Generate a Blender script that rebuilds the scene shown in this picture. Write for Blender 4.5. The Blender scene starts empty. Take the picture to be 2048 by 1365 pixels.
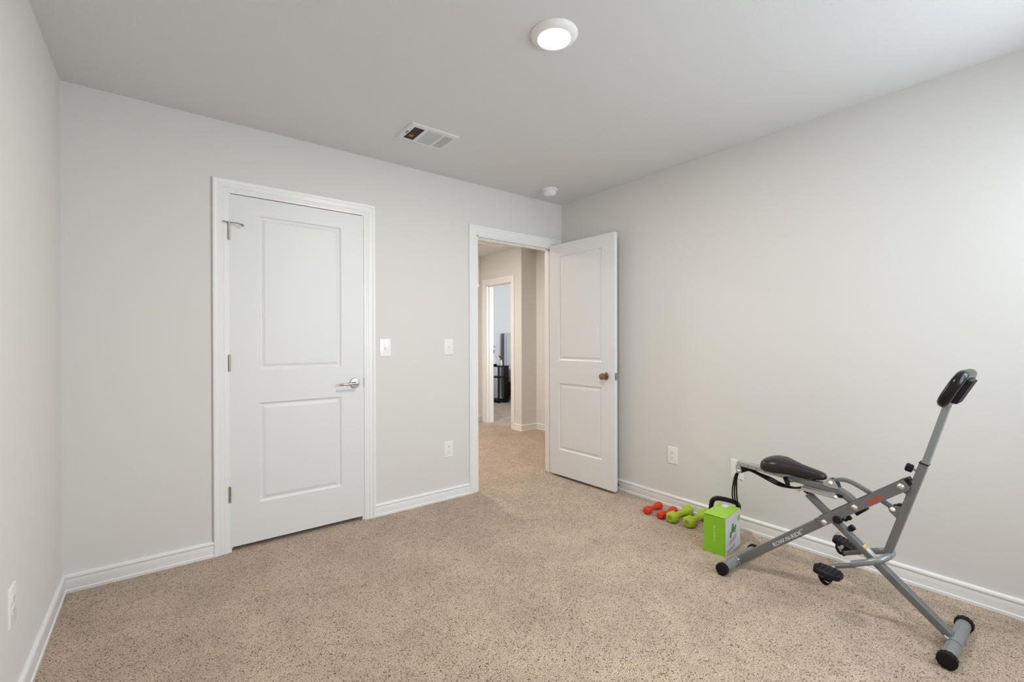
import bpy, bmesh, math, random
from mathutils import Vector, Matrix
random.seed(4)
S = bpy.context.scene
COL = S.collection
PI = math.pi

# ------------------------------------------------------------------ camera
W, H = 3.287, 2.44                       # room width and ceiling height
YF = -3.50                               # wall behind the camera
cam = bpy.data.cameras.new('camera')
cam.sensor_width = 36.0
cam.lens = 906.99 / 2048 * 36.0
cam.shift_y = 2.19 / 2048
cam.clip_start = 0.02
camo = bpy.data.objects.new('camera', cam)
COL.objects.link(camo)
_r = Vector((0.79072895, -0.61216176, -0.00238991))
_u = Vector((3.78255072e-03, 9.81904018e-04, 9.99992364e-01))
_f = Vector((0.61215474, 0.79073195, -0.00309195))
_m = Matrix((( _r.x, _u.x, -_f.x, 0.37514), (_r.y, _u.y, -_f.y, -3.01451),
             (_r.z, _u.z, -_f.z, 1.19874), (0, 0, 0, 1)))
camo.matrix_world = _m
S.camera = camo

# ------------------------------------------------------------------ world, lights, exposure
wd = bpy.data.worlds.new('world')
S.world = wd
wd.use_nodes = True
wd.node_tree.nodes['Background'].inputs[0].default_value = (0.80, 0.90, 1.0, 1)
wd.node_tree.nodes['Background'].inputs[1].default_value = 1.3
S.view_settings.view_transform = 'Standard'
S.view_settings.look = 'None'
S.view_settings.gamma = 1
S.view_settings.exposure = 0.0
S.cycles.max_bounces = 14
S.cycles.diffuse_bounces = 10
S.cycles.use_denoising = True
S.cycles.sample_clamp_indirect = 6


def area(name, loc, direction, sx, sy, power, color, spread=PI):
    l = bpy.data.lights.new(name, 'AREA')
    l.shape = 'RECTANGLE'
    l.size, l.size_y = sx, sy
    l.energy = power
    l.color = color
    l.spread = spread
    o = bpy.data.objects.new(name, l)
    COL.objects.link(o)
    o.location = loc
    o.rotation_euler = Vector(direction).to_track_quat('-Z', 'Z').to_euler()
    return o

# daylight coming in at the two windows (outside the panes); bedroom window unseen, placed to light its back wall
area('daylight', (2.34, YF - 0.42, 1.72), (-0.72, 1, -0.26), 2.3, 1.7, 104, (0.80, 0.92, 1.0))
area('daylight_bedroom', (6.2, 0.30, 1.5), (0.0, 1, -0.05), 1.7, 1.3, 76, (0.92, 0.96, 1.0))

# ------------------------------------------------------------------ materials
M = {}


def mat(name, col, rough=0.5, metal=0.0, bump=None, var=None, spec=None, emit=None, coat=0.0):
    m = bpy.data.materials.new(name)
    m.use_nodes = True
    nt = m.node_tree
    b = nt.nodes['Principled BSDF']
    b.inputs['Base Color'].default_value = (*col, 1)
    b.inputs['Roughness'].default_value = rough
    b.inputs['Metallic'].default_value = metal
    if spec is not None:
        b.inputs['Specular IOR Level'].default_value = spec
    if coat:
        b.inputs['Coat Weight'].default_value = coat
    tc = nt.nodes.new('ShaderNodeTexCoord')
    if var:                                            # (scale, second colour, amount)
        n = nt.nodes.new('ShaderNodeTexNoise')
        n.inputs['Scale'].default_value = var[0]
        n.inputs['Detail'].default_value = 4
        nt.links.new(tc.outputs['Object'], n.inputs['Vector'])
        mx = nt.nodes.new('ShaderNodeMix')
        mx.data_type = 'RGBA'
        mx.inputs['A'].default_value = (*col, 1)
        mx.inputs['B'].default_value = (*var[1], 1)
        mr = nt.nodes.new('ShaderNodeMapRange')
        mr.inputs['From Min'].default_value = 0.35
        mr.inputs['From Max'].default_value = 0.65
        mr.inputs['To Max'].default_value = var[2]
        nt.links.new(n.outputs['Fac'], mr.inputs['Value'])
        nt.links.new(mr.outputs['Result'], mx.inputs['Factor'])
        nt.links.new(mx.outputs['Result'], b.inputs['Base Color'])
    if bump:                                           # (scale, strength, distance)
        n = nt.nodes.new('ShaderNodeTexNoise')
        n.inputs['Scale'].default_value = bump[0]
        n.inputs['Detail'].default_value = 3
        nt.links.new(tc.outputs['Object'], n.inputs['Vector'])
        bp = nt.nodes.new('ShaderNodeBump')
        bp.inputs['Strength'].default_value = bump[1]
        bp.inputs['Distance'].default_value = bump[2]
        nt.links.new(n.outputs['Fac'], bp.inputs['Height'])
        nt.links.new(bp.outputs['Normal'], b.inputs['Normal'])
    if emit:
        b.inputs['Emission Color'].default_value = (*emit[0], 1)
        b.inputs['Emission Strength'].default_value = emit[1]
    M[name] = m
    return m


mat('wall_paint', (0.71, 0.697, 0.678), 0.9, bump=(160, 0.18, 0.002), spec=0.12)
mat('bedroom_paint', (0.78, 0.78, 0.78), 0.6, bump=(160, 0.15, 0.002), spec=0.3)
mat('ceiling_paint', (0.68, 0.685, 0.69), 0.8, bump=(120, 0.35, 0.003), spec=0.2)
mat('trim_white', (0.83, 0.83, 0.83), 0.32)
mat('door_white', (0.755, 0.757, 0.765), 0.45, bump=(300, 0.04, 0.001))
mat('plate_white', (0.84, 0.83, 0.82), 0.25)
mat('plate_gloss', (0.90, 0.90, 0.90), 0.08)
mat('slot_dark', (0.10, 0.09, 0.085), 0.6)
mat('nickel', (0.46, 0.44, 0.40), 0.24, 1.0)
mat('bronze', (0.30, 0.24, 0.16), 0.28, 1.0)
mat('hinge_brass', (0.42, 0.38, 0.30), 0.35, 1.0)
mat('steel_grey', (0.165, 0.168, 0.166), 0.40, 0.25, var=(6, (0.185, 0.19, 0.19), 0.5))
mat('steel_light', (0.42, 0.43, 0.42), 0.38, 0.35)
mat('steel_inner', (0.26, 0.28, 0.285), 0.33, 0.35)
mat('chrome', (0.80, 0.78, 0.74), 0.18, 1.0)
mat('cream_cap', (0.80, 0.76, 0.68), 0.3)
mat('black_plastic', (0.010, 0.009, 0.011), 0.42, spec=0.25)
mat('black_rubber', (0.012, 0.009, 0.009), 0.65, bump=(200, 0.2, 0.001), spec=0.2)
mat('saddle_vinyl', (0.012, 0.008, 0.007), 0.36, bump=(400, 0.08, 0.0006))
mat('saddle_top', (0.10, 0.085, 0.078), 0.5, bump=(400, 0.12, 0.0006))
mat('foam_black', (0.006, 0.005, 0.006), 0.24, spec=0.35)
mat('white_print', (0.75, 0.75, 0.74), 0.5)
mat('red_print', (0.75, 0.035, 0.02), 0.5)
mat('yellow_sticker', (0.75, 0.62, 0.10), 0.5)
mat('white_sticker', (0.72, 0.73, 0.72), 0.4)
mat('red_neoprene', (0.62, 0.035, 0.008), 0.6, bump=(500, 0.2, 0.0005))
mat('green_neoprene', (0.36, 0.50, 0.02), 0.6, bump=(500, 0.2, 0.0005))
mat('green_dark', (0.22, 0.32, 0.02), 0.6)
mat('box_green', (0.24, 0.52, 0.015), 0.42)
mat('box_green_top', (0.34, 0.60, 0.04), 0.42)
mat('box_white', (0.70, 0.71, 0.74), 0.4, var=(14, (0.60, 0.61, 0.64), 0.6))
mat('picture_green', (0.02, 0.20, 0.03), 0.5)
mat('picture_lime', (0.28, 0.48, 0.06), 0.5)
mat('picture_grey', (0.42, 0.42, 0.44), 0.5)
mat('print_pale', (0.55, 0.72, 0.25), 0.5)
mat('vent_white', (0.70, 0.70, 0.69), 0.35)
mat('vent_dark', (0.05, 0.05, 0.05), 0.8)
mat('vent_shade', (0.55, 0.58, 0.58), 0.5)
mat('orange_liner', (0.55, 0.20, 0.03), 0.6)
mat('lamp_glass', (1.0, 0.97, 0.90), 0.4, emit=((1.0, 0.93, 0.80), 14.0))
mat('black_wood', (0.008, 0.007, 0.007), 0.5, spec=0.2)
mat('brown_panel', (0.16, 0.07, 0.03), 0.5)
mat('headboard_grey', (0.52, 0.53, 0.55), 0.8, bump=(300, 0.2, 0.001))
mat('headboard_side_shade', (0.14, 0.14, 0.15), 0.8)  # dark grey paints the shade on the headboard's side
mat('blanket_grey', (0.42, 0.42, 0.43), 0.9, bump=(60, 0.4, 0.006))
mat('ceramic', (0.80, 0.80, 0.78), 0.2)
mat('petal_red', (0.60, 0.03, 0.02), 0.5)
mat('leaf_dark', (0.03, 0.05, 0.03), 0.5)
mat('picture_dark', (0.05, 0.07, 0.09), 0.4)
mat('paper', (0.75, 0.76, 0.78), 0.6)


def carpet():
    m = bpy.data.materials.new('carpet')
    m.use_nodes = True
    nt = m.node_tree
    b = nt.nodes['Principled BSDF']
    b.inputs['Roughness'].default_value = 0.95
    b.inputs['Specular IOR Level'].default_value = 0.1
    b.inputs['Sheen Weight'].default_value = 0.25
    tc = nt.nodes.new('ShaderNodeTexCoord')

    def noise(scale, det, rough=0.5):
        n = nt.nodes.new('ShaderNodeTexNoise')
        n.inputs['Scale'].default_value = scale
        n.inputs['Detail'].default_value = det
        n.inputs['Roughness'].default_value = rough
        nt.links.new(tc.outputs['Object'], n.inputs['Vector'])
        return n
    # tuft colour: close yarn shades
    n1 = noise(240, 2.0)
    cr = nt.nodes.new('ShaderNodeValToRGB')
    e = cr.color_ramp.elements
    e[0].position, e[0].color = 0.32, (0.350, 0.250, 0.174, 1)
    e[1].position, e[1].color = 0.70, (0.620, 0.484, 0.368, 1)
    a = cr.color_ramp.elements.new(0.48)
    a.color = (0.505, 0.383, 0.285, 1)
    nt.links.new(n1.outputs['Fac'], cr.inputs['Fac'])
    # shade in the gaps between tufts, painted as dark flecks in loose clusters
    wv = nt.nodes.new('ShaderNodeVectorMath')
    wv.operation = 'MULTIPLY_ADD'
    nw = noise(60, 1.0)
    wv.inputs[1].default_value = (0.012, 0.012, 0.012)
    nt.links.new(nw.outputs['Color'], wv.inputs[0])
    nt.links.new(tc.outputs['Object'], wv.inputs[2])
    n4 = nt.nodes.new('ShaderNodeTexNoise')
    n4.inputs['Scale'].default_value = 215
    n4.inputs['Detail'].default_value = 1.5
    nt.links.new(wv.outputs['Vector'], n4.inputs['Vector'])
    n5 = noise(30, 2.0)
    ad2 = nt.nodes.new('ShaderNodeMath')
    ad2.operation = 'MULTIPLY_ADD'
    ad2.inputs[1].default_value = 0.16
    nt.links.new(n5.outputs['Fac'], ad2.inputs[0])
    nt.links.new(n4.outputs['Fac'], ad2.inputs[2])
    gap = nt.nodes.new('ShaderNodeMapRange')
    gap.inputs['From Min'].default_value = 0.635
    gap.inputs['From Max'].default_value = 0.765
    gap.interpolation_type = 'SMOOTHSTEP'
    nt.links.new(ad2.outputs['Value'], gap.inputs['Value'])
    mx = nt.nodes.new('ShaderNodeMix')
    mx.data_type = 'RGBA'
    mx.inputs['B'].default_value = (0.085, 0.055, 0.032, 1)
    nt.links.new(gap.outputs['Result'], mx.inputs['Factor'])
    nt.links.new(cr.outputs['Color'], mx.inputs['A'])
    # slow wear / pile-direction variation
    n2 = noise(4.2, 4.0, 0.6)
    mr = nt.nodes.new('ShaderNodeMapRange')
    mr.inputs['From Min'].default_value = 0.3
    mr.inputs['From Max'].default_value = 0.7
    mr.inputs['To Min'].default_value = 0.87
    mr.inputs['To Max'].default_value = 1.14
    nt.links.new(n2.outputs['Fac'], mr.inputs['Value'])
    mul = nt.nodes.new('ShaderNodeVectorMath')
    mul.operation = 'SCALE'
    nt.links.new(mx.outputs['Result'], mul.inputs[0])
    nt.links.new(mr.outputs['Result'], mul.inputs['Scale'])
    nt.links.new(mul.outputs['Vector'], b.inputs['Base Color'])
    # pile relief: small tufts minus the gaps
    n3 = noise(260, 2.0, 0.6)
    ad = nt.nodes.new('ShaderNodeMath')
    ad.operation = 'MULTIPLY_ADD'
    ad.inputs[1].default_value = -1.3
    nt.links.new(gap.outputs['Result'], ad.inputs[0])
    nt.links.new(n3.outputs['Fac'], ad.inputs[2])
    bp = nt.nodes.new('ShaderNodeBump')
    bp.inputs['Strength'].default_value = 0.7
    bp.inputs['Distance'].default_value = 0.005
    nt.links.new(ad.outputs['Value'], bp.inputs['Height'])
    nt.links.new(bp.outputs['Normal'], b.inputs['Normal'])
    M['carpet'] = m


carpet()

# ------------------------------------------------------------------ mesh helpers
WO = {}                                   # world origin of every object built here


def bx(bm, x0, x1, y0, y1, z0, z1, bev=0.0, seg=2):
    m = Matrix.Translation(((x0 + x1) / 2, (y0 + y1) / 2, (z0 + z1) / 2)) @ Matrix.Diagonal((abs(x1 - x0), abs(y1 - y0), abs(z1 - z0), 1))
    vs = bmesh.ops.create_cube(bm, size=1, matrix=m)['verts']
    if bev:
        es = list({e for v in vs for e in v.link_edges})
        bmesh.ops.bevel(bm, geom=es, offset=bev, segments=seg, affect='EDGES', profile=0.5)
    return bm


def frames(pts, closed=False, up=None):
    """tangent, side, up at every path point; side kept near `up` reference"""
    P = [Vector(p) for p in pts]
    n = len(P)
    out = []
    prev = None
    for i in range(n):
        a = P[(i - 1) % n] if (closed or i > 0) else P[i]
        c = P[(i + 1) % n] if (closed or i < n - 1) else P[i]
        t = (c - a).normalized()
        if up is not None:
            s = Vector(up)
            s = (s - t * s.dot(t)).normalized()
        else:
            s = prev if prev is not None else (Vector((0, 0, 1)) if abs(t.z) < 0.9 else Vector((1, 0, 0)))
            s = (s - t * s.dot(t)).normalized()
        prev = s
        out.append((P[i], t, s, t.cross(s)))
    return out


def sweep(bm, pts, prof, closed=False, up=None, caps=True, scale=None):
    """prof: list of (a,b) along side and cross axes"""
    fr = frames(pts, closed, up)
    rings = []
    for i, (p, t, s, c) in enumerate(fr):
        k = scale[i] if scale else 1.0
        # mitre stretch at corners
        rings.append([bm.verts.new(p + s * (a * k) + c * (b * k)) for a, b in prof])
    n = len(rings)
    m = len(prof)
    for i in range(n if closed else n - 1):
        r0, r1 = rings[i], rings[(i + 1) % n]
        for j in range(m):
            bm.faces.new((r0[j], r0[(j + 1) % m], r1[(j + 1) % m], r1[j]))
    if caps and not closed:
        bm.faces.new(rings[0][::-1])
        bm.faces.new(rings[-1])
    return bm


def circ(r, n=16, sx=1.0, sy=1.0):
    return [(math.cos(2 * PI * i / n) * r * sx, math.sin(2 * PI * i / n) * r * sy) for i in range(n)]


def tube(bm, pts, r, n=14, closed=False, scale=None):
    return sweep(bm, pts, circ(r, n), closed, None, True, scale)


def rrect(w, h, r=0.004, k=3):
    """rounded rectangle profile: w along side axis, h along cross axis"""
    o = []
    for cx, cy, a0 in ((w / 2 - r, h / 2 - r, 0), (-w / 2 + r, h / 2 - r, PI / 2), (-w / 2 + r, -h / 2 + r, PI), (w / 2 - r, -h / 2 + r, 3 * PI / 2)):
        for i in range(k + 1):
            a = a0 + PI / 2 * i / k
            o.append((cx + r * math.cos(a), cy + r * math.sin(a)))
    return o


def rtube(bm, pts, wx, h, r=0.004):
    """rectangular tube lying in a plane of constant x; wx = width along x"""
    return sweep(bm, pts, rrect(wx, h, r), False, (1, 0, 0))


def smooth_path(pts, n=6, closed=False):
    """Catmull-Rom through the points"""
    P = [Vector(p) for p in pts]
    out = []
    L = len(P)
    rng = L if closed else L - 1
    for i in range(rng):
        p0 = P[(i - 1) % L] if (closed or i > 0) else P[i]
        p1 = P[i]
        p2 = P[(i + 1) % L]
        p3 = P[(i + 2) % L] if (closed or i + 2 < L) else P[(i + 1) % L]
        for k in range(n):
            t = k / n
            out.append(0.5 * ((2 * p1) + (p2 - p0) * t + (2 * p0 - 5 * p1 + 4 * p2 - p3) * t * t + (-p0 + 3 * p1 - 3 * p2 + p3) * t ** 3))
    if not closed:
        out.append(P[-1])
    return out


def lathe(bm, c, axis, prof, n=28):
    """prof: (distance along axis, radius)"""
    ax = Vector(axis).normalized()
    s = Vector((0, 0, 1)) if abs(ax.z) < 0.9 else Vector((1, 0, 0))
    s = (s - ax * s.dot(ax)).normalized()
    t = ax.cross(s)
    c = Vector(c)
    rings = []
    for d, r in prof:
        if r < 1e-6:
            rings.append([bm.verts.new(c + ax * d)])
        else:
            rings.append([bm.verts.new(c + ax * d + (s * math.cos(2 * PI * i / n) + t * math.sin(2 * PI * i / n)) * r) for i in range(n)])
    for a, b in zip(rings, rings[1:]):
        for i in range(n):
            j = (i + 1) % n
            if len(a) == 1 and len(b) == 1:
                continue
            if len(a) == 1:
                bm.faces.new((a[0], b[i], b[j]))
            elif len(b) == 1:
                bm.faces.new((a[i], b[0], a[j]))
            else:
                bm.faces.new((a[i], b[i], b[j], a[j]))
    if len(rings[0]) > 1:
        bm.faces.new(rings[0])
    if len(rings[-1]) > 1:
        bm.faces.new(rings[-1][::-1])
    return bm


def prism(bm, poly, d0, d1, fn):
    """extrude polygon; fn(a, b, d) -> point"""
    A = [bm.verts.new(fn(a, b, d0)) for a, b in poly]
    B = [bm.verts.new(fn(a, b, d1)) for a, b in poly]
    n = len(poly)
    for i in range(n):
        bm.faces.new((A[i], A[(i + 1) % n], B[(i + 1) % n], B[i]))
    bm.faces.new(A[::-1])
    bm.faces.new(B)
    return bm


def NB():
    return bmesh.new()


def obj(name, bm, m, parent=None, origin=None, smooth=True, angle=35):
    bmesh.ops.recalc_face_normals(bm, faces=bm.faces)
    me = bpy.data.meshes.new(name)
    xs = [v.co for v in bm.verts]
    lo = Vector([min(v[i] for v in xs) for i in range(3)])
    hi = Vector([max(v[i] for v in xs) for i in range(3)])
    if origin is None:
        origin = Vector(((lo.x + hi.x) / 2, (lo.y + hi.y) / 2, lo.z))
    origin = Vector(origin)
    for v in bm.verts:
        v.co -= origin
    if smooth:
        ca = math.radians(angle)
        for f in bm.faces:
            f.smooth = True
        for e in bm.edges:
            if len(e.link_faces) == 2 and e.calc_face_angle(0) > ca:
                e.smooth = False
    bm.to_mesh(me)
    bm.free()
    me.materials.append(M[m] if isinstance(m, str) else m)
    o = bpy.data.objects.new(name, me)
    COL.objects.link(o)
    if parent is not None:
        o.parent = parent
        o.location = origin - WO[parent.name]
    else:
        o.location = origin
    WO[o.name] = origin
    return o


def struct(name, bm, m, parent=None, **k):
    o = obj(name, bm, m, parent, **k)
    if parent is None:
        o['kind'] = 'structure'
    return o


def tag(o, label, cat, group=None):
    o['label'] = label
    o['category'] = cat
    if group:
        o['group'] = group
    return o


def thing(name, label, cat, loc, group=None):
    o = bpy.data.objects.new(name, None)
    o.empty_display_size = 0.05
    COL.objects.link(o)
    o.location = loc
    WO[o.name] = Vector(loc)
    return tag(o, label, cat, group)


def lettering(name, text, size, loc, right, up, m, parent, thick=0.0006, width=None, shear=0.0, bold=0.0):
    cu = bpy.data.curves.new(name, 'FONT')
    cu.body = text
    cu.size = size
    cu.extrude = thick
    cu.shear = shear
    cu.offset = bold
    cu.resolution_u = 2
    t = bpy.data.objects.new(name + '_source', cu)
    COL.objects.link(t)
    dg = bpy.context.evaluated_depsgraph_get()
    me = bpy.data.meshes.new_from_object(t.evaluated_get(dg))
    bpy.data.objects.remove(t)
    bpy.data.curves.remove(cu)
    right, up = Vector(right).normalized(), Vector(up).normalized()
    nrm = right.cross(up)
    k = 1.0
    if width:
        xs = [v.co.x for v in me.vertices]
        k = width / (max(xs) - min(xs))
    for v in me.vertices:
        c = v.co.copy()
        v.co = right * (c.x * k) + up * c.y + nrm * c.z
    me.name = name
    me.materials.clear()
    me.materials.append(M[m])
    o = bpy.data.objects.new(name, me)
    COL.objects.link(o)
    o.parent = parent
    o.location = Vector(loc) - WO[parent.name]
    WO[o.name] = Vector(loc)
    return o

# ------------------------------------------------------------------ room shell
T = 0.11                                   # wall thickness
CX0, CX1, CTOP = 0.678, 1.452, 2.052       # closet opening
EX0, EX1, ETOP = 2.356, 3.190, 2.040       # entry opening
HX, HY0, HY1, HTOP = 4.142, 1.866, 2.464, 2.012   # far doorway in the hall wall
HE = 2.60                                  # hall end wall
BX0, BX1, BY0, BY1 = HX + 0.118, 8.2, 0.6, 4.50   # bedroom beyond

bm = NB()
bx(bm, -0.15, BX1 + 0.1, YF - 0.15, BY1 + 0.15, -0.08, 0.0)
struct('floor', bm, 'carpet', smooth=False)
bm = NB()
bx(bm, -0.15, W + T, YF - 0.15, T, H, H + 0.08)
bx(bm, 1.9, 4.55, T, HE + 0.1, H, H + 0.08)
struct('ceiling', bm, 'ceiling_paint', smooth=False)
bm = NB()
bx(bm, BX0, BX1 + 0.1, BY0 - 0.1, BY1 + 0.1, H + 0.0, H + 0.08)
struct('ceiling_bedroom', bm, 'ceiling_paint', smooth=False)
bm = NB()
bx(bm, -T, 0, YF - T, T, 0, H)
struct('wall_left', bm, 'wall_paint', smooth=False)
bm = NB()
bx(bm, 0, CX0, 0, T, 0, H)
bx(bm, CX1, EX0, 0, T, 0, H)
bx(bm, EX1, W, 0, T, 0, H)
bx(bm, CX0, CX1, 0, T, CTOP, H)
bx(bm, EX0, EX1, 0, T, ETOP, H)
struct('wall_back', bm, 'wall_paint', smooth=False)
bm = NB()
bx(bm, W, W + T, YF - T, T, 0, H)
struct('wall_right', bm, 'wall_paint', smooth=False)
WX0, WX1, WZ0, WZ1 = 1.50, 2.80, 0.80, 2.08
bm = NB()
bx(bm, 0, WX0, YF - T, YF, 0, H)
bx(bm, WX1, W, YF - T, YF, 0, H)
bx(bm, WX0, WX1, YF - T, YF, 0, WZ0)
bx(bm, WX0, WX1, YF - T, YF, WZ1, H)
struct('wall_front', bm, 'wall_paint', smooth=False)
bm = NB()
for a0, a1, c0, c1 in ((WX0, WX1, WZ0, WZ0 + 0.05), (WX0, WX1, WZ1 - 0.05, WZ1), (WX0, WX0 + 0.05, WZ0, WZ1), (WX1 - 0.05, WX1, WZ0, WZ1),
                       (WX0, WX1, 1.40, 1.44), ((WX0 + WX1) / 2 - 0.03, (WX0 + WX1) / 2 + 0.03, WZ0, WZ1)):
    bx(bm, a0, a1, YF - T + 0.02, YF - T + 0.06, c0, c1)
struct('window_1', bm, 'trim_white', smooth=False)
# closet interior behind the closed door
bm = NB()
bx(bm, 0.3, 1.9, 0.70, 0.76, 0, H)
bx(bm, 0.3, 0.36, T, 0.70, 0, H)
bx(bm, 1.84, 1.90, T, 0.70, 0, H)
bx(bm, 0.3, 1.9, T, 0.76, H, H + 0.05)
struct('wall_closet', bm, 'wall_paint', smooth=False)
# hall
bm = NB()
bx(bm, 4.40, 4.50, 0.0, 1.645, 0, H)
struct('wall_hall_right', bm, 'wall_paint', smooth=False)
bm = NB()
bx(bm, HX, 4.50, 1.645, 1.745, 0, H)
struct('wall_hall_return', bm, 'wall_paint', smooth=False)
bm = NB()
bx(bm, HX, BX0, 1.745, HY0, 0, H)
bx(bm, HX, BX0, HY1, HE + 0.1, 0, H)
bx(bm, HX, BX0, HY0, HY1, HTOP, H)
struct('wall_hall_far', bm, 'wall_paint', smooth=False)
bm = NB()
bx(bm, 1.9, HX, HE, HE + 0.1, 0, H)
struct('wall_hall_end', bm, 'wall_paint', smooth=False)
bm = NB()
bx(bm, 1.9, 2.0, T, HE, 0, H)
struct('wall_hall_left', bm, 'wall_paint', smooth=False)
bm = NB()
bx(bm, W + T, 4.50, 0.0, T, 0, H)
struct('wall_hall_near', bm, 'wall_paint', smooth=False)
# bedroom beyond
bm = NB()
bx(bm, BX0, BX1, BY1, BY1 + 0.1, 0, H)
struct('wall_bedroom_back', bm, 'bedroom_paint', smooth=False)
bm = NB()
bx(bm, BX0, 5.3, BY0 - 0.1, BY0, 0, H)
bx(bm, 7.1, BX1, BY0 - 0.1, BY0, 0, H)
bx(bm, 5.3, 7.1, BY0 - 0.1, BY0, 0, 0.8)
bx(bm, 5.3, 7.1, BY0 - 0.1, BY0, 2.15, H)
struct('wall_bedroom_front', bm, 'bedroom_paint', smooth=False)
bm = NB()
bx(bm, BX0 - 0.1, BX0, HE + 0.1, BY1, 0, H)
bx(bm, 4.50, 4.56, BY0, 1.645, 0, H)
struct('wall_bedroom_left', bm, 'bedroom_paint', smooth=False)
bm = NB()
bx(bm, BX1, BX1 + 0.1, BY0, BY1, 0, H)
struct('wall_bedroom_right', bm, 'bedroom_paint', smooth=False)

# ---- baseboards: profile (thickness from wall, height)
BP = [(0, 0), (0.0165, 0), (0.0165, 0.0135), (0.0120, 0.0165), (0.0115, 0.040), (0.0125, 0.0605), (0.0105, 0.0640), (0.0150, 0.0680),
      (0.0165, 0.0740), (0.0140, 0.0800), (0.0090, 0.0835), (0.0045, 0.0850), (0, 0.0850)]


def baseboard(name, p0, p1, nrm, m0=0.0, m1=0.0, ext=None):
    """run from p0 to p1 along a wall whose room-side normal is nrm; m0/m1: mitre shift per unit thickness at each end"""
    p0, p1, n = Vector((*p0, 0)), Vector((*p1, 0)), Vector((*nrm, 0))
    d = (p1 - p0).normalized()
    b = NB()
    A = [b.verts.new(p0 + n * t + d * (t * m0) + Vector((0, 0, z))) for t, z in BP]
    B = [b.verts.new(p1 + n * t - d * (t * m1) + Vector((0, 0, z))) for t, z in BP]
    k = len(BP)
    for i in range(k):
        b.faces.new((A[i], A[(i + 1) % k], B[(i + 1) % k], B[i]))
    b.faces.new(A)
    b.faces.new(B)
    return struct(name, b, 'trim_white', angle=50)


CW = 0.075                                # casing width
baseboard('baseboard_left', (0, 0), (0, YF), (1, 0), 1, 1)
baseboard('baseboard_back', (0, 0), (CX0 - CW, 0), (0, -1), 1, 0)
baseboard('baseboard_back_middle', (CX1 + CW, 0), (EX0 - CW + 0.004, 0), (0, -1), 0, 0)
baseboard('baseboard_right', (W, 0), (W, YF), (-1, 0), 1, 1)
baseboard('baseboard_front', (0, YF), (W, YF), (0, 1), 1, 1)
baseboard('baseboard_hall_right', (4.40, T), (4.40, 1.645), (-1, 0), 0, 1)
baseboard('baseboard_hall_return', (4.40, 1.645), (HX, 1.645), (0, -1), 1, -1)
baseboard('baseboard_hall_far', (HX, 1.645), (HX, HY0 - 0.07), (-1, 0), -1, 0)
baseboard('baseboard_hall_end', (HX, HE), (2.0, HE), (0, -1), 1, 0)
baseboard('baseboard_bedroom', (BX0, BY1), (BX1, BY1), (0, -1), 0, 0)

# ---- casings: profile (position across width from the outer edge, thickness)
CP = [(0, 0), (0, 0.0150), (0.004, 0.0175), (0.012, 0.0175), (0.017, 0.0160), (0.021, 0.0125), (0.044, 0.0120), (0.047, 0.0095),
      (0.052, 0.0105), (0.060, 0.0100), (0.063, 0.0075), (0.075, 0.0070), (0.075, 0)]


def casing(name, a0, a1, top, fn, cw=CW):
    """door casing round an opening a0..a1, height top; fn(a, z, thickness) -> point"""
    b = NB()
    k = cw / 0.075
    P = [(a0, 0.0, -1, 0), (a0, top, -1, 1), (a1, top, 1, 1), (a1, 0.0, 1, 0)]
    rings = []
    for a, z, sa, sz in P:
        rings.append([b.verts.new(fn(a + sa * (cw - w * k), z + sz * (cw - w * k), t)) for w, t in CP])
    n = len(CP)
    for r0, r1 in zip(rings, rings[1:]):
        for j in range(n):
            b.faces.new((r0[j], r0[(j + 1) % n], r1[(j + 1) % n], r1[j]))
    b.faces.new(rings[0])
    b.faces.new(rings[-1])
    return struct(name, b, 'trim_white', angle=30)


casing('trim_1', CX0, CX1, CTOP - 0.012, lambda a, z, t: Vector((a, -t, z)))
casing('trim_2', EX0, EX1 - 0.004, ETOP - 0.012 + 0.010, lambda a, z, t: Vector((a, -t, z)))
casing('trim_3', HY0, HY1, HTOP, lambda a, z, t: Vector((HX - t, a, z)))


def jamb(name, x0, x1, top, y0=0.0, y1=T, stop=0.045):
    b = NB()
    j = 0.012
    bx(b, x0, x0 + j, y0, y1, 0, top)
    bx(b, x1 - j, x1, y0, y1, 0, top)
    bx(b, x0, x1, y0, y1, top - j, top)
    s = 0.011
    bx(b, x0 + j, x0 + j + s, y0 + stop, y0 + stop + 0.035, 0, top - j)
    bx(b, x1 - j - s, x1 - j, y0 + stop, y0 + stop + 0.035, 0, top - j)
    bx(b, x0 + j, x1 - j, y0 + stop, y0 + stop + 0.035, top - j - s, top - j)
    return struct(name, b, 'trim_white', smooth=False)


jamb('trim_4', CX0, CX1, CTOP)
jamb('trim_5', EX0, EX1, ETOP)
b = NB()
for y0, y1, z0, z1 in ((HY0, HY0 + 0.012, 0, HTOP), (HY1 - 0.012, HY1, 0, HTOP), (HY0, HY1, HTOP - 0.012, HTOP)):
    bx(b, HX, BX0, y0, y1, z0, z1)
for y0, y1, z0, z1 in ((HY0 + 0.012, HY0 + 0.023, 0, HTOP - 0.012), (HY1 - 0.023, HY1 - 0.012, 0, HTOP - 0.012), (HY0 + 0.012, HY1 - 0.012, HTOP - 0.023, HTOP - 0.012)):
    bx(b, HX + 0.04, HX + 0.075, y0, y1, z0, z1)
bx(b, HX + 0.030, HX + 0.034, HY1 - 0.0135, HY1 - 0.012, 0.90, 0.96)
struct('trim_6', b, 'trim_white', smooth=False)


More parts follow.
